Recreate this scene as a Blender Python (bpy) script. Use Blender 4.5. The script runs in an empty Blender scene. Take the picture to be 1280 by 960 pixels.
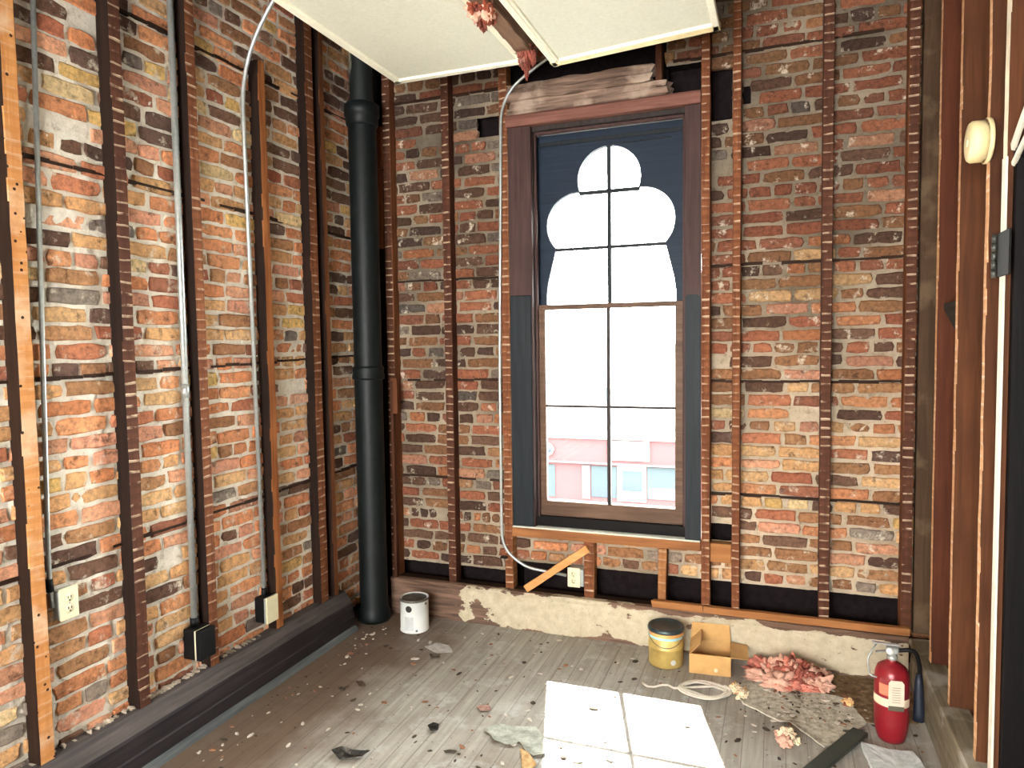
import bpy, bmesh, math, random
from mathutils import Vector, Matrix, noise as mnoise
R = math.radians
C = bpy.context.scene.collection
rnd = random.Random(7)

# ------------------------------------------------------------------ helpers
def s2l(c):
    return c/12.92 if c <= .04045 else ((c+.055)/1.055)**2.4
def rgb(r, g, b):
    return (s2l(r/255), s2l(g/255), s2l(b/255), 1.0)

OFF = {}
def thing(name, loc, label=None, cat=None, group=None, kind=None):
    o = bpy.data.objects.new(name, None); C.objects.link(o)
    o.empty_display_size = .1
    o.location = loc; OFF[o] = Vector(loc)
    return tag(o, label, cat, group, kind)
def tag(o, label=None, cat=None, group=None, kind=None):
    if label: o['label'] = label
    if cat: o['category'] = cat
    if group: o['group'] = group
    if kind: o['kind'] = kind
    return o
class BM:
    """thin wrapper: bmesh + shape adders, all in world coordinates"""
    def __init__(s): s.b = bmesh.new()
    def box(s, x0, x1, y0, y1, z0, z1, bev=.002, mi=0):
        t = bmesh.new(); bmesh.ops.create_cube(t, size=1)
        for v in t.verts:
            v.co = Vector(((x0+x1)/2+v.co.x*(x1-x0), (y0+y1)/2+v.co.y*(y1-y0), (z0+z1)/2+v.co.z*(z1-z0)))
        if bev: bmesh.ops.bevel(t, geom=t.edges[:], offset=min(bev, .45*min(abs(x1-x0), abs(y1-y0), abs(z1-z0))), segments=1, affect='EDGES')
        for f in t.faces: f.material_index = mi
        return s.join(t)
    def bar(s, p0, p1, w, d, up=(0, 0, 1), bev=.002, jit=0, seg=1, mi=0, front=None, end=0):
        """rectangular bar p0->p1; w across 'side', d across 'up' direction"""
        p0, p1 = Vector(p0), Vector(p1); a = (p1-p0); L = a.length; a.normalize()
        u = Vector(up); u = (u-a*u.dot(a)).normalized(); sd = a.cross(u)
        t = bmesh.new(); rings = []
        c = min(bev, .4*min(w, d))
        prof = [(-w/2+c, -d/2), (w/2-c, -d/2), (w/2, -d/2+c), (w/2, d/2-c), (w/2-c, d/2), (-w/2+c, d/2), (-w/2, d/2-c), (-w/2, -d/2+c)]
        for i in range(seg+1):
            q = p0+a*(L*i/seg); r = []
            for k, (x, y) in enumerate(prof):
                jx = jy = jl = 0
                if jit:
                    n = mnoise.noise_vector(Vector((q.x*9+k//2*3.1, q.y*9, q.z*14)))
                    jx, jy = n.x*jit, n.y*jit
                if end and i in (0, seg): jl = mnoise.noise(Vector((k*1.7, q.x*5+q.y*3, q.z*5)))*end
                r.append(t.verts.new(q+sd*(x+jx)+u*(y+jy)+a*jl))
            rings.append(r)
        for i in range(seg):
            for k in range(8):
                f = t.faces.new((rings[i][k], rings[i][(k+1) % 8], rings[i+1][(k+1) % 8], rings[i+1][k])); f.material_index = mi
        t.faces.new(rings[0][::-1]).material_index = mi; t.faces.new(rings[-1]).material_index = mi
        t.normal_update(); bmesh.ops.recalc_face_normals(t, faces=t.faces)
        if front is not None:
            fv = Vector(front[0])
            for f in t.faces:
                if f.normal.dot(fv) > .8: f.material_index = front[1]
        return s.join(t)
    def tube(s, pts, r, n=10, mi=0, cap=True):
        pts = [Vector(p) for p in pts]; t = bmesh.new(); rings = []
        rr = r if isinstance(r, (list, tuple)) else [r]*len(pts)
        prev = None
        for i, p in enumerate(pts):
            d = (pts[min(i+1, len(pts)-1)]-pts[max(i-1, 0)]).normalized()
            if prev is None:
                u = d.orthogonal().normalized()
            else:
                u = (prev-d*prev.dot(d)).normalized()
            prev = u; w = d.cross(u)
            rings.append([t.verts.new(p+(u*math.cos(2*math.pi*k/n)+w*math.sin(2*math.pi*k/n))*rr[i]) for k in range(n)])
        for i in range(len(pts)-1):
            for k in range(n):
                f = t.faces.new((rings[i][k], rings[i][(k+1) % n], rings[i+1][(k+1) % n], rings[i+1][k])); f.material_index = mi; f.smooth = True
        if cap:
            t.faces.new(rings[0][::-1]).material_index = mi; t.faces.new(rings[-1]).material_index = mi
        return s.join(t)
    def lathe(s, c, prof, n=32, axis='z', mi=0, a0=0, a1=2*math.pi):
        """prof: list of (radius, height) or (radius, height, matindex for the band after it)"""
        c = Vector(c); t = bmesh.new(); rings = []
        full = abs(a1-a0) > 6.28
        m = n if full else n+1
        for p in prof:
            r, h = p[0], p[1]; ring = []
            for k in range(m):
                a = a0+(a1-a0)*k/n
                if axis == 'z': q = Vector((r*math.cos(a), r*math.sin(a), h))
                elif axis == 'x': q = Vector((h, r*math.cos(a), r*math.sin(a)))
                else: q = Vector((r*math.cos(a), h, r*math.sin(a)))
                ring.append(t.verts.new(c+q))
            rings.append(ring)
        for i in range(len(prof)-1):
            for k in range(n):
                f = t.faces.new((rings[i][k], rings[i][(k+1) % m], rings[i+1][(k+1) % m], rings[i+1][k]))
                f.material_index = prof[i][2] if len(prof[i]) > 2 else mi; f.smooth = True
        bmesh.ops.remove_doubles(t, verts=t.verts, dist=1e-5)
        return s.join(t)
    def prism(s, pts, axis, d0, d1, mi=0, bev=0):
        """polygon pts (2D) extruded along axis: 'y' -> (x,z), 'x' -> (y,z), 'z' -> (x,y)"""
        t = bmesh.new()
        def mk(a, b, d):
            return {'y': (a, d, b), 'x': (d, a, b), 'z': (a, b, d)}[axis]
        A = [t.verts.new(mk(a, b, d0)) for a, b in pts]; Bv = [t.verts.new(mk(a, b, d1)) for a, b in pts]
        n = len(pts)
        t.faces.new(A); t.faces.new(Bv[::-1])
        for i in range(n): t.faces.new((A[i], Bv[i], Bv[(i+1) % n], A[(i+1) % n]))
        bmesh.ops.recalc_face_normals(t, faces=t.faces)
        if bev: bmesh.ops.bevel(t, geom=t.edges[:], offset=bev, segments=1, affect='EDGES')
        bmesh.ops.triangulate(t, faces=[f for f in t.faces if len(f.verts) > 4])
        for f in t.faces: f.material_index = mi
        return s.join(t)
    def poly(s, vs, mi=0):
        f = s.b.faces.new([s.b.verts.new(v) for v in vs]); f.material_index = mi; return s
    def join(s, t, M=None):
        if M is not None: bmesh.ops.transform(t, matrix=M, verts=t.verts)
        vm = {}
        for v in t.verts: vm[v] = s.b.verts.new(v.co)
        for f in t.faces:
            try:
                g = s.b.faces.new([vm[v] for v in f.verts]); g.material_index = f.material_index; g.smooth = f.smooth
            except ValueError: pass
        t.free(); return s
def build(name, b, mats, parent=None, loc=None, smooth=False, norm=True):
    if not isinstance(mats, (list, tuple)): mats = [mats]
    off = OFF[parent] if parent is not None else Vector(loc if loc else (0, 0, 0))
    bm = b.b
    bmesh.ops.translate(bm, verts=bm.verts, vec=-off)
    if norm: bmesh.ops.recalc_face_normals(bm, faces=bm.faces)
    me = bpy.data.meshes.new(name); bm.to_mesh(me); bm.free()
    for m in mats: me.materials.append(m)
    if smooth:
        for p in me.polygons: p.use_smooth = True
    o = bpy.data.objects.new(name, me); C.objects.link(o); OFF[o] = off
    if parent is not None: o.parent = parent
    else: o.location = off
    return o

# ------------------------------------------------------------------ materials
class N:
    def __init__(s, name):
        s.m = bpy.data.materials.new(name); s.m.use_nodes = True
        s.t = s.m.node_tree; s.t.nodes.clear()
        s.out = s.n('ShaderNodeOutputMaterial'); s.p = s.n('ShaderNodeBsdfPrincipled')
        s.l(s.p.outputs[0], s.out.inputs[0])
        s.geo = s.n('ShaderNodeNewGeometry'); s.pos = s.geo.outputs['Position']
    def n(s, k, **kw):
        x = s.t.nodes.new(k)
        for a, b in kw.items(): setattr(x, a, b)
        return x
    def l(s, a, b): s.t.links.new(a, b)
    def map(s, scale, rot=(0, 0, 0), loc=(0, 0, 0)):
        x = s.n('ShaderNodeMapping'); x.inputs['Scale'].default_value = scale; x.inputs['Rotation'].default_value = rot; x.inputs['Location'].default_value = loc
        s.l(s.pos, x.inputs[0]); return x.outputs[0]
    def noise(s, scale, detail=4, vec=None, rough=.55, dist=0):
        x = s.n('ShaderNodeTexNoise'); x.inputs['Scale'].default_value = scale; x.inputs['Detail'].default_value = detail
        x.inputs['Roughness'].default_value = rough; x.inputs['Distortion'].default_value = dist
        s.l(vec if vec is not None else s.pos, x.inputs['Vector']); return x.outputs['Fac']
    def ramp(s, fac, stops, interp='LINEAR'):
        x = s.n('ShaderNodeValToRGB'); e = x.color_ramp.elements; x.color_ramp.interpolation = interp
        while len(e) < len(stops): e.new(.5)
        for i, (p, c) in enumerate(stops): e[i].position = p; e[i].color = c if not isinstance(c, (int, float)) else (c, c, c, 1)
        s.l(fac, x.inputs[0]); return x.outputs[0]
    def mix(s, fac, a, b, mode='MIX'):
        x = s.n('ShaderNodeMix', data_type='RGBA', blend_type=mode)
        for i, v in ((0, fac), (6, a), (7, b)):
            if isinstance(v, (int, float)): x.inputs[i].default_value = v
            elif isinstance(v, tuple): x.inputs[i].default_value = v
            else: s.l(v, x.inputs[i])
        return x.outputs[2]
    def math(s, op, a, b=None, c=None):
        x = s.n('ShaderNodeMath', operation=op)
        for i, v in enumerate((a, b, c)):
            if v is None: continue
            if isinstance(v, (int, float)): x.inputs[i].default_value = v
            else: s.l(v, x.inputs[i])
        return x.outputs[0]
    def sep(s):
        x = s.n('ShaderNodeSeparateXYZ'); s.l(s.pos, x.inputs[0]); return x.outputs
    def bump(s, h, strength=.5, dist=.01):
        x = s.n('ShaderNodeBump'); x.inputs['Strength'].default_value = strength; x.inputs['Distance'].default_value = dist
        s.l(h, x.inputs['Height']); s.l(x.outputs[0], s.p.inputs['Normal'])
    def set(s, col=None, rough=.7, metal=0, spec=.5):
        if col is not None:
            if isinstance(col, tuple): s.p.inputs['Base Color'].default_value = col
            else: s.l(col, s.p.inputs['Base Color'])
        if isinstance(rough, (int, float)): s.p.inputs['Roughness'].default_value = rough
        else: s.l(rough, s.p.inputs['Roughness'])
        s.p.inputs['Metallic'].default_value = metal
        s.p.inputs['Specular IOR Level'].default_value = spec
        return s.m

def plain(name, col, rough=.6, metal=0, var=.15, scale=30, bump=.15, spec=.5):
    k = N(name); f = k.noise(scale, 5)
    d = tuple(c*(1-var) for c in col[:3])+(1,); e = tuple(min(1, c*(1+var)) for c in col[:3])+(1,)
    c = k.ramp(f, [(.3, d), (.7, e)])
    if bump: k.bump(f, bump, .004)
    return k.set(c, rough, metal, spec)
def wood(name, dark, light, axis='z', rough=.75, lath=0, nails=False, pale=rgb(206, 182, 154), dust=None, spec=.16):
    k = N(name)
    sc = {'z': (38, 38, 2.2), 'x': (2.2, 38, 38), 'y': (38, 2.2, 38)}[axis]
    g = k.noise(1.0, 6, k.map(sc), .6, .6)
    big = k.noise(3.0, 3)
    c = k.ramp(g, [(.28, dark), (.72, light)])
    c = k.mix(k.ramp(big, [(.35, .0), (.7, .55)]), c, dark, 'MIX')
    if lath:                                          # pale plaster lines left between the old laths
        z = k.sep()[2]
        w = k.math('MULTIPLY_ADD', k.noise(9, 2), .35, k.math('DIVIDE', z, .0435))
        fr = k.math('FRACT', w)
        band = k.math('LESS_THAN', fr, k.math('MULTIPLY_ADD', k.noise(7, 3), .5, -.06))
        msk = k.ramp(k.noise(16, 4), [(.42, 0.0), (.56, 1.0)])
        c = k.mix(k.math('MULTIPLY', k.math('MULTIPLY', band, msk), lath), c, pale)
        tone = k.math('LESS_THAN', k.math('FRACT', k.math('ADD', w, .35)), .5)
        c = k.mix(k.math('MULTIPLY', tone, .45), c, dark)
    if dust:
        c = k.mix(k.ramp(k.noise(5, 5), [(.5, 0.0), (.62, .7)]), c, dust)
    if nails:
        v = k.n('ShaderNodeTexVoronoi'); v.inputs['Scale'].default_value = 26; k.l(k.pos, v.inputs['Vector'])
        c = k.mix(k.math('LESS_THAN', v.outputs['Distance'], .14), c, rgb(50, 28, 16))
    k.bump(g, .5, .004)
    return k.set(c, rough, spec=spec)

def brick_mat():
    k = N('brick')
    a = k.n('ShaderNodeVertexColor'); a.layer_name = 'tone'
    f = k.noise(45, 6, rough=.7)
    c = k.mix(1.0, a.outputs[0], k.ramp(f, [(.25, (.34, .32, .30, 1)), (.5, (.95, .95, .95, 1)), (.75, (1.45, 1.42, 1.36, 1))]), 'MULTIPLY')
    sm = k.noise(13, 8, rough=.72)
    c = k.mix(k.ramp(sm, [(.575, 0.0), (.66, .8)]), c, rgb(220, 208, 188))
    dk = k.noise(21, 6, rough=.7, vec=k.map((1, 1, 1), loc=(7, 3, 5)))
    c = k.mix(k.ramp(dk, [(.57, 0.0), (.68, .8)]), c, rgb(62, 42, 32))
    k.bump(k.noise(70, 8, rough=.75), .9, .009)
    return k.set(c, .92, spec=.25)
def mortar_mat():
    k = N('lime_mortar')
    f = k.noise(28, 8, rough=.7)
    c = k.ramp(f, [(.24, rgb(150, 136, 118)), (.43, rgb(230, 221, 204)), (.75, rgb(246, 240, 228))])
    c = k.mix(k.ramp(k.noise(2.2, 5), [(.57, 0.0), (.72, .5)]), c, rgb(156, 134, 112))
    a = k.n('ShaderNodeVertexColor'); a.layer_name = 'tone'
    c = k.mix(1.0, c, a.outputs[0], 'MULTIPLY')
    k.bump(k.noise(60, 8, rough=.75), 1.0, .014)
    return k.set(c, .95, spec=.2)
M_BRICK, M_MORTAR = brick_mat(), mortar_mat()
M_VOID = plain('dark_cavity', rgb(30, 24, 25), .95, var=.3, spec=.05)
M_NAILER = wood('dark_nailer', rgb(34, 22, 16), rgb(64, 42, 30), 'x')

def floor_mat():
    k = N('worn_floorboards'); x, y, z = k.sep()
    bw = .083
    u = k.math('DIVIDE', k.math('ADD', x, 10), bw); cell = k.math('FLOOR', u); fr = k.math('FRACT', u)
    wn = k.n('ShaderNodeTexWhiteNoise', noise_dimensions='1D'); k.l(cell, wn.inputs['W'])
    g = k.noise(1, 6, k.map((45, 2.2, 45)), .6, .4)
    c = k.ramp(g, [(.25, rgb(134, 130, 121)), (.75, rgb(182, 179, 170))])
    c = k.mix(k.math('MULTIPLY', wn.outputs[0], .28), c, rgb(120, 112, 100))
    big = k.noise(1.5, 6, rough=.62)
    c = k.mix(k.ramp(big, [(.47, 0.0), (.66, .7)]), c, rgb(112, 98, 80))      # brown worn-through patches
    c = k.mix(k.ramp(k.noise(6, 7, rough=.7), [(.52, 0.0), (.66, .65)]), c, rgb(188, 190, 188))  # plaster dust
    c = k.mix(k.ramp(k.noise(38, 6, rough=.7), [(.60, 0.0), (.7, .8)]), c, rgb(78, 64, 52))
    # browner towards the left wall where the paint is gone
    left = k.ramp(k.math('MULTIPLY_ADD', k.noise(2.5, 5), .9, k.math('MULTIPLY', x, .9)), [(.0, 0.0), (1.0, 1.0)])
    lm = k.math('SUBTRACT', k.math('MULTIPLY_ADD', k.noise(2.5, 5), .8, k.math('MULTIPLY', x, -1.0)), 2.0)
    c = k.mix(k.ramp(lm, [(.0, 0.0), (.35, .85)]), c, rgb(92, 70, 52))
    gap = k.math('LESS_THAN', k.math('ABSOLUTE', k.math('SUBTRACT', fr, .5)), .474)
    c = k.mix(k.math('MULTIPLY', k.math('SUBTRACT', 1.0, gap), .4), c, rgb(48, 40, 34))
    h = k.math('MULTIPLY_ADD', gap, .6, k.math('MULTIPLY', k.noise(30, 6), .5))
    k.bump(h, .35, .004)
    r = k.ramp(k.noise(4, 5), [(.3, .5), (.7, .72)])
    return k.set(c, r, spec=.4)
M_FLOOR = floor_mat()

def plaster_board_mat():
    k = N('peeled_cream_paint'); x, y, z = k.sep()
    g = k.noise(1, 6, k.map((3, 30, 40)), .6, .5)
    woodc = k.ramp(g, [(.3, rgb(62, 44, 34)), (.7, rgb(140, 108, 88))])
    f = k.noise(20, 6)
    paint = k.ramp(f, [(.3, rgb(176, 163, 136)), (.7, rgb(202, 191, 166))])
    n = k.noise(7, 6, k.map((.55, 1, 1)), .6)
    # more bare wood towards the pipe corner and along top and foot
    lft = k.ramp(k.math('MULTIPLY', k.math('ADD', x, 1.72), -2.2), [(.0, 0.0), (.25, .34)])
    edge = k.ramp(k.math('ABSOLUTE', k.math('SUBTRACT', z, .108)), [(.075, 0.0), (.108, .15)])
    t = k.math('ADD', k.math('ADD', n, lft), edge)
    peel = k.ramp(t, [(.60, 0.0), (.615, 1.0)])
    c = k.mix(peel, paint, woodc)
    c = k.mix(k.ramp(k.noise(60, 5), [(.6, 0.0), (.7, .45)]), c, rgb(120, 104, 84))
    k.bump(k.math('SUBTRACT', k.math('MULTIPLY', f, .3), peel), .5, .003)
    return k.set(c, .7)
M_CREAM = plaster_board_mat()

M_STUD = wood('aged_furring_wood', rgb(80, 45, 28), rgb(132, 82, 50), 'z')
M_STUD_F = wood('lath_marked_wood', rgb(90, 50, 32), rgb(144, 90, 56), 'z', lath=.9)
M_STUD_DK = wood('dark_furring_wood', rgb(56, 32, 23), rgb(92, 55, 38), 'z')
M_STUD_SHADE = wood('shaded_wood_side', rgb(22, 13, 10), rgb(44, 28, 20), 'z')  # near-black: shade on the strip sides is put into the colour
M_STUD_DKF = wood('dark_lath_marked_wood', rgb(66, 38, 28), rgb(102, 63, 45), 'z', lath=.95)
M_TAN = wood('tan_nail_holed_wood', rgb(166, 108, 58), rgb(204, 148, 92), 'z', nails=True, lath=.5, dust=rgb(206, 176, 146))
M_TANSHADE = wood('shaded_tan_side', rgb(26, 15, 10), rgb(48, 29, 18), 'z')  # side of the tan strip, its shade painted in as near-black
M_RAW = wood('raw_pine', rgb(138, 90, 52), rgb(186, 130, 82), 'x')
M_RAWZ = wood('raw_pine_upright', rgb(130, 84, 50), rgb(176, 122, 78), 'z', lath=.5)
M_RWALL = wood('rough_sawn_stud', rgb(64, 37, 23), rgb(102, 61, 36), 'z')
M_RWALL_S = wood('smooth_red_stud', rgb(66, 34, 22), rgb(98, 52, 32), 'z')
M_RWALL_F = wood('pale_stud_edge', rgb(190, 140, 96), rgb(228, 190, 150), 'z', lath=.9, pale=rgb(238, 216, 190))  # pale worn fronts, with the window light they catch painted in
M_RDUSTY = wood('dusty_corner_stud', rgb(58, 42, 30), rgb(88, 66, 48), 'z', dust=rgb(104, 86, 66))
M_BACKLATH = wood('rear_boarding', rgb(52, 32, 22), rgb(84, 54, 38), 'y')
M_BASE_L = wood('dark_stained_baseboard', rgb(30, 26, 29), rgb(60, 53, 55), 'y', rough=.5)
M_BASE_L2 = wood('dusty_lit_baseboard_cap', rgb(50, 46, 47), rgb(98, 90, 86), 'y', rough=.6)  # dusty cap, also paler for the light it catches
M_SHOE = wood('blue_grey_shoe', rgb(66, 70, 72), rgb(112, 116, 116), 'y', rough=.6)
M_BASE_R = wood('weathered_grey_paint', rgb(88, 78, 62), rgb(150, 140, 118), 'y', rough=.6, dust=rgb(170, 166, 156))
M_CASING = wood('brown_casing', rgb(54, 38, 37), rgb(84, 61, 58), 'z', rough=.55)
M_SLATE = wood('slate_painted_wood', rgb(26, 31, 36), rgb(40, 45, 50), 'z', rough=.5)
M_SASH = wood('dark_sash', rgb(38, 33, 34), rgb(64, 56, 53), 'z', rough=.5)
M_SASHBR = wood('brown_sash', rgb(76, 56, 44), rgb(118, 92, 74), 'x', rough=.5)
M_SPAND = wood('dark_blue_spandrel', rgb(24, 34, 48), rgb(34, 47, 64), 'x', rough=.5)  # dark wood, with the blue of the window haze put into its colour
M_LINTEL = wood('split_weathered_wood', rgb(70, 54, 46), rgb(176, 148, 130), 'x', dust=rgb(186, 166, 148))
M_HEAD = wood('worn_red_head_casing', rgb(92, 58, 50), rgb(146, 102, 90), 'x')
M_WHITE = plain('white_trim', rgb(214, 208, 190), .6, var=.08)
M_IVORY = plain('ivory_plastic', rgb(222, 214, 178), .45, var=.05, bump=.03)
M_SLOT = plain('dark_slot', rgb(40, 36, 30), .6, var=.1)
M_GALV = plain('galvanised_steel', rgb(176, 182, 180), .34, .55, .12, 60, .05)
M_BLACKST = plain('black_steel', rgb(16, 16, 18), .5, .1, .15, 40, .1, .2)
M_CAST = plain('black_cast_iron', rgb(15, 21, 22), .5, .0, .4, 14, .5, .25)
def panel_mat():
    k = N('white_textured_panel'); f = k.noise(70, 6, rough=.7)
    c = k.ramp(f, [(.3, rgb(204, 204, 186)), (.7, rgb(218, 218, 202))])
    k.bump(f, .25, .004); return k.set(c, .8)
M_PANEL = panel_mat()
M_PTRIM = plain('cream_panel_edge', rgb(240, 237, 216), .6, var=.05, scale=40, bump=.1)
M_PTRIMY = plain('yellowed_panel_edge', rgb(238, 220, 168), .6, var=.1, scale=25, bump=.1)
M_CEIL = wood('old_ceiling_boards', rgb(60, 44, 34), rgb(96, 72, 56), 'x')
M_PLASTER = plain('old_plaster', rgb(176, 160, 138), .9, var=.15, scale=6)
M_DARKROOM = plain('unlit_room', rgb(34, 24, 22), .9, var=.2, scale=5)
M_JAMB = wood('near_black_door_jamb', rgb(8, 6, 7), rgb(16, 11, 11), 'z', rough=.6)

def glass_mat():
    k = N('window_glass'); t = k.t
    tr = k.n('ShaderNodeBsdfTransparent'); gl = k.n('ShaderNodeBsdfGlossy'); gl.inputs['Roughness'].default_value = .02
    tr.inputs[0].default_value = (.97, .985, .98, 1)
    fr = k.n('ShaderNodeFresnel'); fr.inputs[0].default_value = 1.3
    mx = k.n('ShaderNodeMixShader'); k.l(fr.outputs[0], mx.inputs[0]); k.l(tr.outputs[0], mx.inputs[1]); k.l(gl.outputs[0], mx.inputs[2])
    k.l(mx.outputs[0], k.out.inputs[0]); t.nodes.remove(k.p); return k.m
M_GLASS = glass_mat()

# ------------------------------------------------------------------ brick walls
def lin(*t): return rgb(*t)[:3]
ORANGE = [lin(210, 142, 100), lin(214, 150, 106), lin(204, 134, 92), lin(216, 158, 124), lin(208, 148, 120)]
TAN = [lin(214, 166, 116), lin(216, 174, 126), lin(206, 156, 108)]
YELL = [lin(216, 178, 112), lin(210, 172, 108), lin(222, 194, 146)]
RED = [lin(182, 114, 84), lin(170, 104, 78), lin(190, 122, 90), lin(164, 106, 82)]
DARK = [lin(112, 82, 66), lin(98, 72, 60), lin(126, 94, 76), lin(104, 80, 70)]
GREY = [lin(140, 128, 116), lin(152, 136, 122), lin(120, 108, 100)]
BROWN = [lin(168, 120, 84), lin(154, 110, 78), lin(176, 130, 92)]
def pick(ws):
    t = rnd.random()*sum(w for w, _ in ws)
    for w, l in ws:
        t -= w
        if t <= 0: return rnd.choice(l)
    return rnd.choice(ws[0][1])

def brick_wall(name, P, u0, u1, v0, v1, holes, tone, course=.0669, rows_dark=(), vbase=0, side=1, mtone=lambda u, v: (1, 1, 1)):
    verts, faces, mids, cols = [], [], [], []
    def add(vs, fs, mi, col):
        b = len(verts); verts.extend(vs); cols.extend([col]*len(vs))
        for f in fs: faces.append([b+i for i in f]); mids.append(mi)
    def hit(a, b, c, d):
        return any(a < h[1] and b > h[0] and c < h[3] and d > h[2] for h in holes)
    # mortar bed: a lumpy grid, left out where something is missing from the wall
    st = .0223; nu = int((u1-u0)/st); nv = int((v1-v0)/st)
    base = len(verts)
    for j in range(nv+1):
        for i in range(nu+1):
            u, v = u0+(u1-u0)*i/nu, v0+(v1-v0)*j/nv
            q = Vector((u*34, v*34, 1.3))
            d = -.0058+.0075*mnoise.noise(q)+.0045*mnoise.noise(q*.23)
            verts.append(P(u, v, d)); cols.append(mtone(u, v))
    for j in range(nv):
        for i in range(nu):
            cu, cv = u0+(u1-u0)*(i+.5)/nu, v0+(v1-v0)*(j+.5)/nv
            if hit(cu, cu, cv, cv): continue
            a = base+j*(nu+1)+i
            faces.append([a, a+1, a+nu+2, a+nu+1]); mids.append(0)
    for h in holes:                                   # what shows inside a missing patch
        if h[4] == 0: continue
        e = .02; D = -h[4]
        a, b, c, d = h[0]-e, h[1]+e, h[2]-e, h[3]+e
        vs = [P(a, c, D), P(b, c, D), P(b, d, D), P(a, d, D), P(a, c, -.012), P(b, c, -.012), P(b, d, -.012), P(a, d, -.012)]
        add(vs, [(0, 1, 2, 3), (0, 1, 5, 4), (1, 2, 6, 5), (2, 3, 7, 6), (3, 0, 4, 7)], 2, (.1, .1, .1))
    n0 = int(math.floor((v0-vbase)/course)); n1 = int(math.ceil((v1-vbase)/course))
    for r in range(n0, n1):
        vc = vbase+r*course; header = (r % 6 == 3)
        L0 = .096 if header else .203
        u = u0-rnd.random()*L0
        while u < u1:
            L = L0+rnd.uniform(-.010, .010)
            if name == 'wall_back' and u < -1.5 and .555 < vc < .63: L = .044+rnd.uniform(-.004, .006)
            if not header and rnd.random() < .06: L = .1
            jn = .0135+rnd.uniform(-.003, .005)
            a, b = u, u+L; u = b+jn
            lo, hi = vc+.0070+rnd.uniform(-.003, .003), vc+course-.0070+rnd.uniform(-.003, .003)
            a, b = max(a, u0), min(b, u1)
            for h in holes:                           # clip against holes
                if lo < h[3]-.01 and hi > h[2]+.01:
                    if a < h[0] < b: b = h[0] if (h[0]-a) >= (b-h[1]) else b
                    if a < h[1] < b: a = h[1] if (b-h[1]) > 0 and a >= h[0] else a
            if b-a < .03 or hit(a+.005, b-.005, lo+.015, hi-.015): continue
            if rnd.random() < .012: continue
            cu, cv, hw, hh = (a+b)/2, (lo+hi)/2, (b-a)/2, (hi-lo)/2
            wob = .0035*mnoise.noise(Vector((cu*2.3, cv*2.3, 4)))
            cv += wob
            ns = 4 if hw > .07 else 2
            pts = []
            for i in range(ns): pts.append((-hw+2*hw*i/ns, -hh))
            for i in range(2): pts.append((hw, -hh+hh*i))
            for i in range(ns): pts.append((hw-2*hw*i/ns, hh))
            for i in range(2): pts.append((-hw, hh-hh*i))
            cr = .0075
            ring = []
            for (x, y) in pts:
                k = .0048
                x2, y2 = x+rnd.uniform(-k, k), y+rnd.uniform(-k, k)*.8
                if abs(x) > hw-1e-4 and abs(y) > hh-1e-4:
                    x2 -= math.copysign(cr*rnd.random(), x); y2 -= math.copysign(cr*.7*rnd.random(), y)
                ring.append((x2, y2))
            df = rnd.gauss(.003, .0025); tu, tv = rnd.uniform(-.012, .012), rnd.uniform(-.03, .03)
            n = len(ring); vs = []
            for (x, y) in ring:
                fx, fy = x*(1-.005/hw), y*(1-.005/hh)
                vs.append(P(cu+fx, cv+fy, df+tu*fx+tv*fy))
            for (x, y) in ring: vs.append(P(cu+x, cv+y, df-.005))
            for (x, y) in ring: vs.append(P(cu+x, cv+y, -.03))
            fs = [tuple(range(n))]
            for q in (0, n):
                for i in range(n): fs.append((q+i, q+(i+1) % n, q+n+(i+1) % n, q+n+i))
            c = tone(cu, cv); m = rnd.uniform(.82, 1.15)
            add(vs, fs, 1, tuple(x*m for x in c))
    for r in rows_dark:                               # old bond timber edges, a thin dark line
        w = r if isinstance(r, tuple) else (r, r)
        seg = int((u1-u0)/.09)
        top, bot = [], []
        for i in range(seg):
            a, b = u0+(u1-u0)*i/seg, u0+(u1-u0)*(i+1)/seg
            t0 = w[0]+(w[1]-w[0])*i/seg
            if hit(a, b, t0-.004, t0+.004) or rnd.random() < .07: continue
            h = .0065+rnd.uniform(-.002, .002); t = t0+rnd.uniform(-.003, .003); d = .0085+rnd.uniform(-.002, .001)
            vs = [P(a, t-h, d), P(b, t-h, d), P(b, t+h, d), P(a, t+h, d), P(a, t-h, -.02), P(b, t-h, -.02), P(b, t+h, -.02), P(a, t+h, -.02)]
            add(vs, [(0, 1, 2, 3), (0, 1, 5, 4), (2, 3, 7, 6)], 3, (.1, .1, .1))
    me = bpy.data.meshes.new(name); me.from_pydata([tuple(v) for v in verts], [], faces)
    me.polygons.foreach_set('material_index', mids)
    at = me.color_attributes.new('tone', 'FLOAT_COLOR', 'POINT')
    flat = []
    for c in cols: flat.extend((c[0], c[1], c[2], 1.0))
    at.data.foreach_set('color', flat)
    for m in (M_MORTAR, M_BRICK, M_VOID, M_NAILER): me.materials.append(m)
    bm = bmesh.new(); bm.from_mesh(me)
    me.update()
    bm.free()
    o = bpy.data.objects.new(name, me); C.objects.link(o); OFF[o] = Vector((0, 0, 0))
    o['kind'] = 'structure'
    return o

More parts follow.
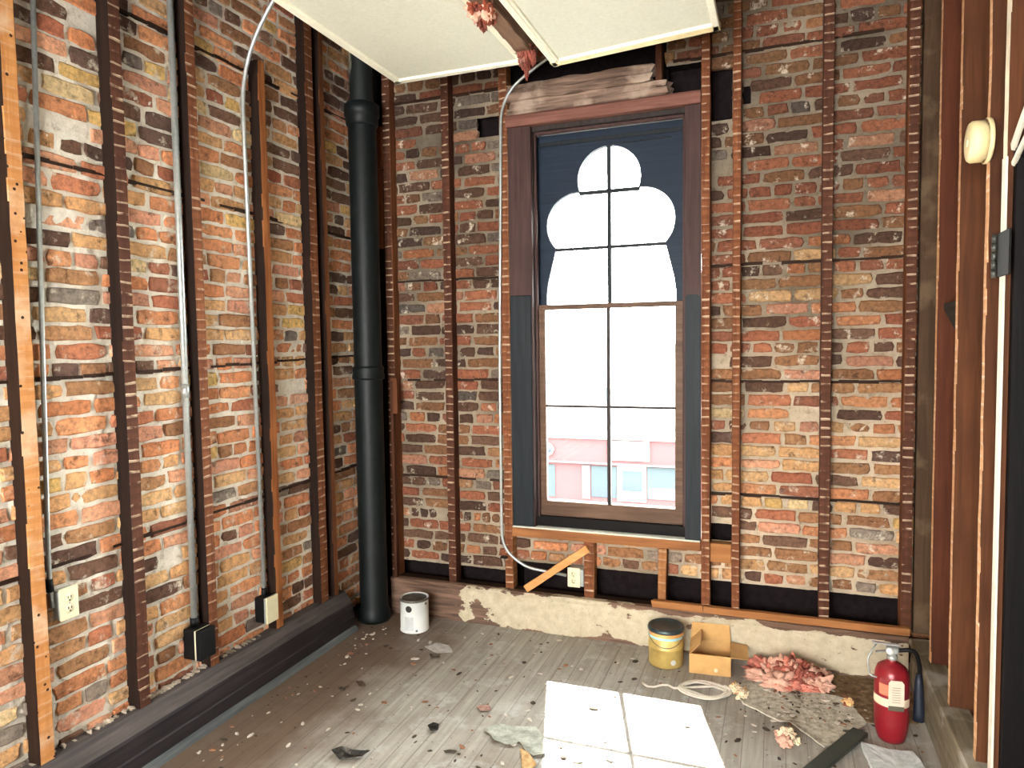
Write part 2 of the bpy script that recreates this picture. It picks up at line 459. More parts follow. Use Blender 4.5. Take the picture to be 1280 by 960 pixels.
XL, YB, HC = -2.418, 3.868, 3.6          # left brick face, back brick face, ceiling height
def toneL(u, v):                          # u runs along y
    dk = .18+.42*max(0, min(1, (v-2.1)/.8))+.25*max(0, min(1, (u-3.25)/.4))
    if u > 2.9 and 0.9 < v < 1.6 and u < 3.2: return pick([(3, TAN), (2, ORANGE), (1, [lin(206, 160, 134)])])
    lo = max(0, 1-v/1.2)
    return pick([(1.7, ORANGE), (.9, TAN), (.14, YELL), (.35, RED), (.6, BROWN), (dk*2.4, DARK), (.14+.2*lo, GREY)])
def toneB(u, v):  # darker upward and at left: the wall's uneven light is painted in
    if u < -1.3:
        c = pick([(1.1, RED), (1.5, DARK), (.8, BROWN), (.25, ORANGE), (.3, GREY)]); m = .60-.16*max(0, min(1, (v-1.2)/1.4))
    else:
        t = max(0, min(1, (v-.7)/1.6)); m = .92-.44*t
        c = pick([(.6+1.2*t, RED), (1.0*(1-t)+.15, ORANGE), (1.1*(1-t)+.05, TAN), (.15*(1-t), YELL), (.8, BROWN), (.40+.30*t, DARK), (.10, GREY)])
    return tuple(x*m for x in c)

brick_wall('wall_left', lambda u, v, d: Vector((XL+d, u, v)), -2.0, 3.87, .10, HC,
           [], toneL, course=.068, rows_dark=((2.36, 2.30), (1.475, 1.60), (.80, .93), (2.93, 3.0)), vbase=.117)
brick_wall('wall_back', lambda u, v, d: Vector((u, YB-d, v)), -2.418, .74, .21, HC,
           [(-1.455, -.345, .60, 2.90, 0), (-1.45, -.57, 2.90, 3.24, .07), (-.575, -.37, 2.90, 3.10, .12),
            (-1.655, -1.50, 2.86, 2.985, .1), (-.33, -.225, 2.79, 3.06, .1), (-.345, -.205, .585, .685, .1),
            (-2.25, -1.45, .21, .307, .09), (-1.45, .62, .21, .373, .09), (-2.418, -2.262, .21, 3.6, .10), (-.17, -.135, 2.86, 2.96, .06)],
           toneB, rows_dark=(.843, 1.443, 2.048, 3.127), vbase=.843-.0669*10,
           mtone=lambda u, v: tuple(q*max(.14, .30+.46*max(0, min(1, (2.3-v)/1.5))*(1 if u > -.4 else .35)+.26*mnoise.noise(Vector((u*3, v*3, 8)))) for q in (.98, .87, .75)))  # dingy mortar, paler low on the right as bounced light is painted in

# solid masonry behind the brick faces, so that the walls are really thick; the window opening goes through it
b = BM(); b.box(XL-.30, XL-.05, -2.0, 4.2, -.05, HC, 0); o = build('trim_1', b, M_VOID); tag(o, kind='structure')
b = BM()
y0, y1 = YB+.125, YB+.30
b.box(-2.7, -1.43, y0, y1, -.05, HC+.3, 0); b.box(-.335, 1.0, y0, y1, -.05, HC+.3, 0)
b.box(-1.43, -.335, y0, y1, -.05, .58, 0); b.box(-1.43, -.335, y0, y1, 2.92, HC+.3, 0)
o = build('trim_2', b, M_VOID); tag(o, kind='structure')

# floor, ceiling, rest of the room
b = BM(); b.box(-2.5, .9, -2.1, 4.0, -.12, 0, 0); o = build('floor', b, M_FLOOR); tag(o, kind='structure')
b = BM(); b.box(-2.8, 1.0, -2.2, 4.3, HC, HC+.15, 0); o = build('ceiling', b, M_CEIL); tag(o, kind='structure')
# wall behind the camera with a wide opening added for the fill light
b = BM()
b.box(-2.7, -2.0, -2.15, -2.0, -.1, HC, 0); b.box(.2, .9, -2.15, -2.0, -.1, HC, 0)
b.box(-2.0, .2, -2.15, -2.0, 2.5, HC, 0); b.box(-2.0, .2, -2.15, -2.0, -.1, .7, 0)
o = build('wall_front', b, M_PLASTER); tag(o, kind='structure')
# right wall: boarding behind the studs, door opening between y=1.62 and y=2.50
b = BM()
for i in range(26):
    z0 = .0+i*.139
    b.box(.735, .758, 2.50, 3.99, z0, z0+.136, .002)
    b.box(.735, .758, -2.0, 1.62, z0, z0+.136, .002)
    if z0 > 2.2: b.box(.735, .758, 1.62, 2.5, z0, z0+.136, .002)
b.box(.758, .80, 2.5, 4.0, -.1, HC, 0); b.box(.758, .80, -2.0, 1.62, -.1, HC, 0); b.box(.758, .80, 1.62, 2.5, 2.2, HC, 0)
o = build('wall_right', b, M_BACKLATH); tag(o, kind='structure')
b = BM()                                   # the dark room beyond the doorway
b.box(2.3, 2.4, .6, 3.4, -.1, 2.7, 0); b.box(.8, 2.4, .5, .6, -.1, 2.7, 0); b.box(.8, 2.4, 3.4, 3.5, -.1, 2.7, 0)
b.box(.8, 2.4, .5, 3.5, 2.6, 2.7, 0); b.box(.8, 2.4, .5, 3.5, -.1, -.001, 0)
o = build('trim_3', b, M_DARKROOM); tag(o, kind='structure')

# baseboards
b = BM()
b.prism([(-2.418, .0), (-2.30, .0), (-2.30, .083), (-2.304, .09), (-2.308, .155), (-2.318, .163), (-2.36, .222), (-2.372, .226), (-2.418, .226)], 'y', -2.0, 3.44, 0)
for f in b.b.faces:
    c = f.calc_center_median()
    if c.z > .17: f.material_index = 1
o = build('baseboard_left', b, [M_BASE_L, M_BASE_L2]); tag(o, kind='structure')
b = BM(); b.prism([(-2.302, .0), (-2.276, .0), (-2.280, .015), (-2.290, .026), (-2.302, .030)], 'y', -2.0, 3.44)
build('shoe_moulding', b, M_SHOE, o)
b = BM()
b.prism([(3.75, 0), (3.752, .19), (3.746, .205), (3.744, .214), (3.75, .222), (3.79, .222), (3.79, 0)], 'x', -2.235, .60)
o = build('baseboard_back', b, M_CREAM); tag(o, kind='structure')
b = BM(); b.box(-2.20, .62, 3.79, 3.865, .12, .218, .003)
build('sole_plate', b, M_NAILER, o)
b = BM()
b.prism([(.606, 0), (.604, .10), (.612, .185), (.600, .197), (.600, .214), (.606, .222), (.642, .224), (.70, .224), (.70, 0)], 'y', 2.57, 3.748)
o = build('baseboard_right', b, M_BASE_R); tag(o, kind='structure')
# mortar crumbs and plaster bits lying on the cap of the left baseboard
b = BM()
for i in range(150):
    y = rnd.choice([rnd.uniform(1.6, 2.75), rnd.gauss(2.12, .06)]); s = rnd.uniform(.004, .012)
    t = bmesh.new(); bmesh.ops.create_icosphere(t, subdivisions=1, radius=s)
    for v in t.verts: v.co = Vector((v.co.x*rnd.uniform(.6, 1.2), v.co.y*rnd.uniform(.8, 1.5), v.co.z*.7))+Vector((-2.394+rnd.uniform(-.016, .016), y, .226+s*.45))
    b.join(t)
o = build('mortar_crumbs', b, plain('crumbs', rgb(168, 156, 140), .95, var=.5, scale=18), loc=(-2.39, 2.1, .226))
tag(o, 'grey and white mortar crumbs lying along the cap of the dark left baseboard', 'rubble', kind='stuff')

# ------------------------------------------------------------------ furring strips on the left wall
def furring(y0, w, z0, z1, front, mats, label, lean=0, depth=None, jit=.0018):
    d = depth if depth else (front-XL)+.004
    yc = y0+w/2
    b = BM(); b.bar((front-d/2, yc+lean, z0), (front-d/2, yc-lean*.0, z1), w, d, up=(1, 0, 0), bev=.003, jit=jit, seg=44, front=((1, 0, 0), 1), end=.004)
    o = build('furring_strip', b, mats, loc=(front-d/2, yc, z0))
    return tag(o, label, 'wall stud', 'furring strips on the left brick wall')
M_STUD_OR = wood('orange_brown_furring', rgb(116, 64, 34), rgb(186, 122, 70), 'z')
furring(1.603, .056, .226, HC, -2.362, [M_TANSHADE, M_TAN], 'tan nail-holed furring strip beside the thinnest conduit on the left wall', lean=.012)
furring(2.008, .056, .226, HC, -2.358, [M_STUD_SHADE, M_STUD_DKF], 'dark furring strip on the left wall between the ivory outlet and the black box', lean=.008)
furring(2.388, .056, .226, HC, -2.366, [M_STUD_SHADE, M_STUD_F], 'reddish furring strip standing just behind the thick steel conduit with the black box', lean=.01)
furring(2.835, .052, .226, 3.045, -2.362, [M_STUD_SHADE, M_STUD_OR], 'short furring strip with a pointed top below the bend of the curved conduit', lean=.008, jit=.004)
furring(3.205, .07, .226, HC, -2.364, [M_STUD_SHADE, M_STUD_F], 'wider lath-marked strip of the close pair on the left wall near the corner', lean=.012)
furring(3.322, .045, .226, HC, -2.360, [M_STUD_SHADE, M_STUD], 'narrow plain strip of the close pair, nearest the black corner pipe', lean=.012)

# furring strips on the back wall
def furr_back(x0, x1, z0, z1, yf, mats, label, lean=0, d=None, name='furring_strip', grp='furring strips on the back wall', cat='wall stud', jit=.0018):
    dd = d if d else (YB-yf)+.004
    xc = (x0+x1)/2
    b = BM(); b.bar((xc-lean, yf+dd/2, z0), (xc, yf+dd/2, z1), x1-x0, dd, up=(0, -1, 0), bev=.003, jit=jit, seg=max(4, int((z1-z0)/.08)), front=((0, -1, 0), 1), end=.004)
    o = build(name, b, mats, loc=(xc, yf+dd/2, z0))
    return tag(o, label, cat, grp)
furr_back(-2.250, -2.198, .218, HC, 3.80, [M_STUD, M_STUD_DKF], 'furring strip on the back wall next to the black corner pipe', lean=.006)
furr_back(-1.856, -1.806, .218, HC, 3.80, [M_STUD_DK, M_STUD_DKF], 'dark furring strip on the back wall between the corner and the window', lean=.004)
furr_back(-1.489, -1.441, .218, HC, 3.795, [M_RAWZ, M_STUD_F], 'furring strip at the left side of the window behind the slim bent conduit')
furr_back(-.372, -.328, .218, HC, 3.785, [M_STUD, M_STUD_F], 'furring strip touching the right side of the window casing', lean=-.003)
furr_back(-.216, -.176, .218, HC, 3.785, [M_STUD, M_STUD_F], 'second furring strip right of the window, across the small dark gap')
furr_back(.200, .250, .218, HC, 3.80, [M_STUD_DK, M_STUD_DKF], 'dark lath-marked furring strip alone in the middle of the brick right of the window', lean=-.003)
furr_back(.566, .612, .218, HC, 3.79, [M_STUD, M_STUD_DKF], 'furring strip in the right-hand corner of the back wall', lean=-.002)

# lath strip along the top of the back baseboard and the little framing below the sill
b = BM(); b.bar((-.622, 3.772, .24), (-.36, 3.772, .24), .034, .038, up=(0, 0, 1), jit=.002, seg=8, end=.02)
tag(build('base_batten', b, M_RAW, loc=(-.49, 3.772, .222)), 'short raw pine batten on the baseboard above the gold bucket', 'batten')
b = BM(); b.bar((-.355, 3.772, .24), (.604, 3.772, .244), .034, .036, up=(0, 0, 1), jit=.002, seg=16, end=.004)
tag(build('base_batten', b, M_RAW, loc=(.12, 3.772, .222)), 'long raw pine batten on the back baseboard, right of the window', 'batten')
b = BM(); b.bar((-1.44, 3.83, .562), (-.374, 3.83, .568), .075, .056, up=(0, 0, 1), jit=.003, seg=16)
tag(build('sill_rail', b, wood('brown_sill_rail', rgb(112, 70, 42), rgb(164, 110, 68), 'x'), loc=(-.9, 3.83, .535)), 'rough horizontal pine rail directly under the window', 'rail')
b = BM(); b.box(-.326, -.218, 3.80, 3.866, .487, .588, .003)
tag(build('blocking', b, M_RAW, loc=(-.272, 3.83, .487)), 'orange-brown wood block wedged between the two strips right of the window', 'wood block')
furr_back(-1.014, -.956, .218, .533, 3.80, [M_RAWZ, M_STUD_F], 'short lath-marked cripple stud under the sill beside the diagonal brace', name='cripple_stud', grp='short studs under the window')
furr_back(-.598, -.552, .218, .533, 3.80, [M_STUD, M_RAWZ], 'short cripple stud under the sill above the gold bucket', name='cripple_stud', grp='short studs under the window', lean=.004)
b = BM(); b.bar((-1.352, 3.769, .238), (-.985, 3.780, .505), .022, .042, up=(-.6, 0, .8), bev=.002, jit=.0015, seg=6)
tag(build('diagonal_brace', b, wood('fresh_pine', rgb(190, 130, 78), rgb(222, 168, 112), 'x'), loc=(-1.17, 3.785, .22)), 'pale diagonal wooden brace leaning from the baseboard up to the sill', 'brace')

# ------------------------------------------------------------------ window
XC = -.882
win = thing('window_1', (XC, 3.86, .6), kind='structure')
b = BM(); b.box(-1.437, -1.30, 3.795, 3.83, .595, 2.872, .003); build('side_casing', b, M_CASING, win)
b = BM(); b.box(-.455, -.374, 3.795, 3.83, .595, 2.872, .003); build('side_casing', b, M_CASING, win)
b = BM(); b.box(-1.435, -1.305, 3.787, 3.80, .60, 1.93, .005); build('lower_casing', b, M_SLATE, win)['label'] = 'slate painted lower casing'
b = BM()
pts = [(-.452, .60), (-.376, .60), (-.376, 1.88)]+[(-.394+.018*math.cos(a*R(18)), 1.88+.018*math.sin(a*R(18))) for a in range(1, 5)]+[(-.44, 1.90), (-.452, 1.885)]
b.prism(pts, 'y', 3.787, 3.80); build('lower_casing', b, M_SLATE, win)['label'] = 'slate painted lower casing'
b = BM(); b.box(-1.31, -1.297, 3.82, 4.0, .595, 2.86, .002); b.box(-.458, -.445, 3.82, 4.0, .595, 2.86, .002); b.box(-1.31, -.445, 3.82, 4.0, 2.845, 2.872, .002)
build('jamb_lining', b, M_SASH, win)
b = BM(); b.box(-1.297, -1.283, 3.838, 3.858, .60, 2.845, .003); b.box(-.472, -.458, 3.838, 3.858, .60, 2.845, .003); b.box(-1.297, -.458, 3.838, 3.858, 2.828, 2.845, .003)
build('stop_bead', b, M_CASING, win)
b = BM(); b.prism([(3.768, 2.895), (3.775, 2.872), (3.83, 2.872), (3.83, 2.935), (3.775, 2.935), (3.768, 2.925)], 'x', -1.44, -.374)
build('head_casing', b, M_HEAD, win)
b = BM(); b.box(-1.437, -.374, 3.80, 4.15, .575, .598, .002); b.prism([(3.835, .598), (4.12, .575), (4.12, .62), (3.87, .655), (3.835, .655)], 'x', -1.30, -.455); build('sub_sill', b, M_JAMB, win)
b = BM(); b.box(-1.435, -.376, 3.782, 3.865, .5905, .599, .002); build('stool', b, plain('dusty_white_sill', rgb(196, 196, 186), .7, var=.2, scale=15), win)
# upper sash: dark board cut through with a trefoil, thin glazing bars
HW = .415
half = [(0.0, 2.745)]
for i in range(1, 13):
    a = R(90)-(R(90)+R(19.5))*i/12; half.append((.178*math.cos(a), 2.567+.178*math.sin(a)))
for i in range(0, 15):
    a = R(88)-R(133)*i/14; half.append((.181+.181*math.cos(a), 2.324+.181*math.sin(a)))
half += [(.333, 2.10), (.358, 2.0), (.367, 1.93), (.367, 1.872)]
ups = None
b = BM()
for sg in (1, -1):
    pts = [(XC+sg*x, z) for x, z in half]+[(XC+sg*HW, 1.872), (XC+sg*HW, 2.838), (XC, 2.838)]
    b.prism(pts, 'y', 3.905, 3.94)
bmesh.ops.remove_doubles(b.b, verts=b.b.verts, dist=1e-5)
ups = build('upper_sash', b, M_SPAND, win)
b = BM()
b.box(XC-HW, XC+HW, 3.898, 3.907, 2.775, 2.80, .002); b.box(XC+.02, XC+.34, 3.899, 3.907, 2.748, 2.756, .001)
build('panel_moulding', b, M_SLATE, ups)
b = BM(); b.box(XC-.011, XC+.011, 3.908, 3.935, 1.872, 2.75, .003); build('glazing_bar', b, M_SLATE, ups)
b = BM(); b.box(XC-.172, XC+.172, 3.91, 3.933, 2.488, 2.508, .002); build('glazing_bar', b, M_SLATE, ups)
b = BM(); b.box(XC-.312, XC+.312, 3.91, 3.933, 2.181, 2.198, .002); build('glazing_bar', b, M_SLATE, ups)
b = BM(); b.box(XC-.37, XC+.37, 3.921, 3.924, 1.87, 2.75, 0); build('upper_pane', b, M_GLASS, ups)
# lower sash
b = BM(); b.box(XC-HW, XC-.367, 3.862, 3.898, .655, 1.875, .003); b.box(XC+.367, XC+HW, 3.862, 3.898, .655, 1.875, .003)
b.box(XC-HW, XC+HW, 3.861, 3.899, .655, .742, .004); b.box(XC-HW, XC+HW, 3.858, 3.90, 1.846, 1.874, .003)
los = build('lower_sash', b, M_SASHBR, win)
b = BM(); b.box(XC-.010, XC+.010, 3.866, 3.892, .742, 1.846, .003); build('glazing_bar', b, M_SASH, los)
b = BM(); b.box(XC-.367, XC+.367, 3.868, 3.890, 1.287, 1.301, .002); build('glazing_bar', b, M_SASH, los)
b = BM(); b.box(XC-.37, XC+.37, 3.878, 3.881, .74, 1.85, 0); build('lower_pane', b, M_GLASS, los)
# lintel of split boards and the block above it
lint = thing('lintel', (-1.0, 3.83, 2.94), 'weathered split timber lintel right above the window head', 'lintel')
zz = 2.937
for i, (h, x0, x1, dy) in enumerate(((.042, -1.445, -.535, .0), (.040, -1.43, -.548, .008), (.045, -1.446, -.618, -.003), (.046, -1.44, -.612, .006))):
    b = BM(); b.bar((x0, 3.825+dy, zz+h/2), (x1, 3.825+dy, zz+h/2+.003), .075, h-.002, up=(0, 0, 1), jit=.010, seg=60, bev=.006, end=.04)
    build('split_board', b, M_LINTEL, lint); zz += h
b = BM(); b.bar((-.588, 3.83, 2.985), (-.588, 3.83, 3.30), .034, .075, up=(0, -1, 0), jit=.002, seg=8, bev=.003)
tag(build('blocking', b, M_STUD_DK, loc=(-.588, 3.83, 2.985)), 'upright wood block at the right end of the lintel, above the window', 'wood block')

# ------------------------------------------------------------------ right wall studs
def stud_right(y0, y1, z0, z1, x0, x1, mside, mfront, label, lean=0, jit=.0015):
    xc, yc = (x0+x1)/2, (y0+y1)/2
    b = BM(); b.bar((xc-lean, yc, z0), (xc, yc, z1), y1-y0, x1-x0, up=(-1, 0, 0), bev=.002, jit=jit, seg=40, front=((-1, 0, 0), 1))
    o = build('partition_stud', b, [mside, mfront], loc=(xc, yc, z0))
    return tag(o, label, 'wall stud', 'studs of the right partition wall')
stud_right(3.812, 3.86, .224, HC, .628, .732, M_RDUSTY, M_RDUSTY, 'dusty grey-brown stud in the far right corner')
stud_right(3.475, 3.515, .19, HC, .642, .732, M_RWALL_S, M_RWALL_F, 'smooth red-brown stud of the right wall, second from the corner')
stud_right(3.080, 3.118, .205, HC, .636, .732, M_RWALL, M_RWALL_F, 'rough-sawn stud of the right wall with the pale edge, left of the smoke detector')
stud_right(2.698, 2.734, .19, HC, .636, .732, M_RWALL, M_RWALL_F, 'stud of the right wall carrying the smoke detector', jit=.003)
stud_right(2.522, 2.566, .0, HC, .640, .732, M_RWALL, plain('white_worn_edge', rgb(226, 214, 186), .7, var=.2, scale=12), 'white-edged stud of the right wall at the doorway')
b = BM(); b.bar((.70, 3.30, 1.69), (.70, 3.475, 1.79), .06, .04, up=(0, -.4, 1), jit=.002, seg=4)
b2 = BM(); b2.prism([(3.12, 1.62), (3.475, 1.775), (3.475, 1.80), (3.12, 1.80)], 'x', .665, .725)
b.b.free()
tag(build('fire_block', b2, wood('dusty_block', rgb(40, 36, 34), rgb(72, 66, 60), 'y'), loc=(.70, 3.30, 1.62)), 'dark wedge-shaped block between two studs of the right wall at eye height', 'wood block')
# doorway: dark jamb lining, head, hinge
door = thing('door_1', (.69, 2.50, 0), kind='structure')
b = BM(); b.box(.655, .81, 2.496, 2.522, 0, 2.20, .002); build('jamb', b, M_JAMB, door)
b = BM(); b.box(.655, .81, 1.60, 1.625, 0, 2.20, .002); build('jamb', b, M_JAMB, door)
b = BM(); b.box(.655, .81, 1.60, 2.522, 2.18, 2.21, .002); build('head_jamb', b, M_JAMB, door)
b = BM(); b.box(.634, .6405, 2.514, 2.552, 0, 2.19, .001); build('casing_edge', b, M_WHITE, door)
hg = None
b = BM(); b.box(.628, .634, 2.44, 2.556, 1.835, 1.968, .001); hg = build('hinge', b, M_BLACKST, door); hg['label'] = 'black steel hinge'
b = BM()
for k in range(5): b.lathe((.622, 2.563, 1.835+.0266*k), [(0, 0), (.0075, 0), (.0075, .0255), (0, .0255)], 12)
build('knuckle', b, plain('worn_steel', rgb(70, 72, 68), .4, .6, .3), hg)
for i, (p0, p1, w, lab) in enumerate((((.652, 2.515, 2.215), (.645, 2.31, 2.33), .026, 'upper of two broken whitewashed laths sticking out above the doorway'), ((.652, 2.51, 2.165), (.645, 2.31, 2.235), .015, 'lower of two broken whitewashed laths sticking out above the doorway'))):
    b = BM(); b.bar(p0, p1, .012, w, up=(0, 0, 1), jit=.002, seg=8, end=.01)
    tag(build('broken_lath', b, M_WHITE, loc=p0), lab, 'lath', 'broken laths above the doorway')
# smoke detector
sd = thing('smoke_detector', (.640, 2.705, 2.285), 'round yellowed smoke detector on a stud of the right wall', 'smoke detector')
c = (.636, 2.705, 2.285)
mY = plain('yellowed_plastic', rgb(230, 212, 160), .45, var=.05, bump=.02)
b = BM(); b.lathe(c, [(0, 0), (.070, 0), (.072, -.004), (.072, -.012), (.069, -.014)], 36, 'x'); build('mounting_plate', b, mY, sd)
b = BM(); b.lathe(c, [(.060, -.013), (.062, -.018), (.066, -.020), (.066, -.050), (.060, -.058), (.030, -.061), (.0, -.061)], 36, 'x'); build('cover', b, mY, sd)
b = BM(); b.lathe((c[0]-.061, c[1], c[2]), [(.012, .001), (.012, -.003), (0, -.003)], 16, 'x'); build('test_button', b, M_IVORY, sd)

# ------------------------------------------------------------------ soil pipe in the corner
sp = thing('soil_pipe', (-2.278, 3.62, 0), 'black cast-iron soil pipe standing in the dark corner', 'pipe')
b = BM()
b.lathe((-2.278, 3.62, 0), [(0, 0), (.094, 0), (.098, .02), (.096, .05), (.088, .07), (.084, .09), (.083, 1.44), (.083, 1.46)], 32)
build('lower_pipe', b, M_CAST, sp)
b = BM(); b.lathe((-2.278, 3.62, 0), [(.083, 1.455), (.094, 1.458), (.096, 1.47), (.094, 1.485), (.090, 1.50), (.094, 1.52), (.09, 1.53), (.083, 1.535)], 32); build('hub', b, M_CAST, sp)
b = BM(); b.lathe((-2.278, 3.62, 0), [(.082, 1.53), (.082, 2.95)], 32); build('middle_pipe', b, M_CAST, sp)
b = BM(); b.lathe((-2.278, 3.62, 0), [(.082, 2.93), (.090, 2.935), (.094, 2.95), (.094, 2.985), (.102, 2.99), (.102, 3.05), (.09, 3.06), (.066, 3.062)], 32); build('hub', b, M_CAST, sp)
def spotted():
    k = N('flaking_cast_iron')
    c = k.mix(k.ramp(k.noise(7, 5, k.map((1, 1, .35))), [(.50, 0.0), (.54, .9)]), rgb(18, 24, 24), rgb(150, 144, 124)); k.bump(k.noise(20, 4), .3, .004); return k.set(c, .6)
b = BM(); b.lathe((-2.278, 3.62, 0), [(.066, 3.05), (.066, HC)], 28); build('upper_pipe', b, spotted(), sp)
b = BM(); b.bar((-2.203, 3.768, .222), (-2.203, 3.768, 1.44), .02, .03, up=(0, -1, 0), jit=.001, seg=12)
tag(build('thin_batten', b, M_STUD_DK, loc=(-2.203, 3.768, .222)), 'thin brown batten standing behind the right side of the black corner pipe', 'batten')
b = BM(); b.bar((-2.19, 3.766, 1.24), (-2.19, 3.766, 1.455), .05, .025, up=(0, -1, 0), jit=.002, seg=4)
tag(build('wood_offcut', b, M_STUD, loc=(-2.19, 3.766, 1.24)), 'small wood offcut nailed beside the middle joint of the black corner pipe', 'wood block')
b = BM(); b.bar((-2.31+.03, 3.80, 2.25), (-2.275, 3.79, 2.72), .04, .03, up=(0, -1, 0), jit=.005, seg=8)
b.bar((-2.28, 3.80, 2.73), (-2.27, 3.79, 2.98), .045, .03, up=(0, -1, 0), jit=.006, seg=8)
tag(build('splintered_lath', b, M_STUD, loc=(-2.28, 3.80, 2.25)), 'splintered wood scrap on the corner strip high beside the black pipe', 'wood scrap')

# ------------------------------------------------------------------ conduits, boxes, outlets
def arc(pts, n=8):
    """polyline with rounded corners: list of (point, radius)"""
    P = [Vector(p) for p, r in pts]; out = [P[0]]
    for i in range(1, len(P)-1):
        r = pts[i][1]; a = (P[i-1]-P[i]).normalized(); c = (P[i+1]-P[i]).normalized()
        s, e = P[i]+a*r, P[i]+c*r
        for k in range(n+1):
            t = k/n; out.append(s*(1-t)**2+P[i]*2*t*(1-t)+e*t*t)
    out.append(P[-1]); return out
def outlet(parent, o, ux, nz, w=.073, h=.118, t=.006):
    """duplex receptacle plate at centre o; ux = horizontal direction, nz = outward normal"""
    o, ux, nz = Vector(o), Vector(ux), Vector(nz); M = Matrix((ux, Vector((0, 0, 1)), nz)).transposed().to_4x4(); M.translation = o
    def put(t_): bmesh.ops.transform(t_, matrix=M, verts=t_.verts); return t_
    t0 = BM(); t0.box(-w/2, w/2, -h/2, h/2, 0, t, .003); put(t0.b)
    pl = build('cover_plate', t0, M_IVORY, parent)
    for sg in (1, -1):
        t0 = BM(); t0.lathe((0, sg*.0195, t-.001), [(.0165, 0), (.0165, .002), (.0, .002)], 20); put(t0.b); rc = build('receptacle', t0, M_IVORY, parent)
        t0 = BM(); cy = sg*.0195
        t0.box(-.0075, -.0050, cy-.002, cy+.007, t+.0005, t+.0022, 0); t0.box(.0045, .0070, cy-.001, cy+.007, t+.0005, t+.0022, 0)
        t0.lathe((0, cy-.009, t), [(.003, 0), (.003, .0022), (0, .0022)], 8); put(t0.b); build('slot', t0, M_SLOT, rc)
    t0 = BM(); t0.lathe((0, 0, t-.001), [(.003, 0), (.003, .002), (0, .002)], 10); put(t0.b); build('screw', t0, M_GALV, parent)

t = thing('outlet_box', (-2.40, 1.762, .68), 'ivory duplex outlet on the left brick wall below the thinnest conduit', 'power outlet')
b = BM(); b.box(-2.42, -2.386, 1.728, 1.796, .690, .796, .002); build('back_box', b, M_GALV, t)
outlet(t, (-2.386, 1.764, .744), (0, 1, 0), (1, 0, 0))
c = thing('conduit', (-2.403, 1.735, .8), 'thinnest vertical steel conduit on the left wall, ending above the ivory outlet', 'conduit')
b = BM(); b.tube(arc([((-2.403, 1.775, HC), 0), ((-2.403, 1.708, .84), .1), ((-2.403, 1.712, .796), 0)], 4), .0085, 12); build('tube', b, M_GALV, c)
b = BM(); b.tube([(-2.403, 1.708, .845), (-2.403, 1.711, .80)], .0125, 12); build('connector', b, M_BLACKST, c)

c = thing('conduit', (-2.400, 2.34, .44), 'thickest shiny vertical conduit on the left wall, ending in the black box', 'conduit')
b = BM(); b.tube([(-2.398, 2.350, HC), (-2.398, 2.348, .43)], .0135, 16); build('tube', b, M_GALV, c)
b = BM(); b.tube([(-2.398, 2.349, 1.50), (-2.398, 2.349, 1.44)], .0165, 16); build('coupling', b, M_GALV, c)
b = BM(); b.tube([(-2.398, 2.348, .47), (-2.398, 2.348, .43)], .018, 12); build('connector', b, M_BLACKST, c)
t = thing('junction_box', (-2.39, 2.35, .27), 'black electrical box at the foot of the thickest conduit', 'electrical box')
b = BM(); b.box(-2.42, -2.352, 2.30, 2.385, .30, .432, .003); build('box_body', b, M_BLACKST, t)
b = BM(); b.box(-2.352, -2.346, 2.298, 2.386, .302, .430, .001); build('ivory_plate', b, M_IVORY, t)['label'] = 'ivory plate edge'
b = BM(); b.box(-2.346, -2.318, 2.298, 2.387, .300, .432, .003); build('front_cover', b, M_BLACKST, t)

c = thing('conduit', (-2.40, 2.79, .41), 'conduit on the left wall that curves away over the ceiling panel', 'conduit')
pts = arc([((-2.402, 2.805, .40), 0), ((-2.402, 2.768, 3.02), .24), ((-2.05, 2.75, 3.42), .10), ((-1.9, 2.75, 3.47), 0)], 10)
b = BM(); b.tube(pts, .0098, 12); build('tube', b, M_GALV, c)
b = BM(); b.tube([(-2.402, 2.805, .45), (-2.402, 2.805, .41)], .015, 12); build('connector', b, M_BLACKST, c)
t = thing('outlet_box', (-2.39, 2.78, .27), 'electrical box with a blank ivory cover plate near the left corner', 'electrical box')
b = BM(); b.box(-2.42, -2.362, 2.752, 2.838, .290, .415, .003); build('box_body', b, M_BLACKST, t)
b = BM(); b.box(-2.362, -2.352, 2.750, 2.840, .288, .416, .002); build('raised_ring', b, M_GALV, t)
b = BM(); b.box(-2.352, -2.344, 2.752, 2.838, .286, .418, .003); build('cover_plate', b, M_IVORY, t)

c = thing('conduit', (-1.50, 3.782, .3), 'slim steel conduit beside the window, bending to the right at both ends', 'conduit')
pts = arc([((-1.115, 3.79, .335), 0), ((-1.36, 3.786, .36), .06), ((-1.503, 3.782, .46), .10), ((-1.500, 3.782, 1.5), .1), ((-1.468, 3.782, 3.06), .16), ((-1.16, 3.77, 3.23), .1), ((-.85, 3.70, 3.33), 0)], 8)
b = BM(); b.tube(pts, .0085, 12); build('tube', b, M_GALV, c)
b = BM(); b.box(-1.512, -1.47, 3.772, 3.80, .40, .412, .002); build('strap', b, M_BLACKST, c)
t = thing('outlet_box', (-1.075, 3.80, .27), 'small ivory duplex outlet on the back wall behind the diagonal brace', 'power outlet')
b = BM(); b.box(-1.108, -1.016, 3.80, 3.86, .275, .372, .002); build('back_box', b, M_GALV, t)
outlet(t, (-1.072, 3.80, .325), (1, 0, 0), (0, -1, 0), h=.112)

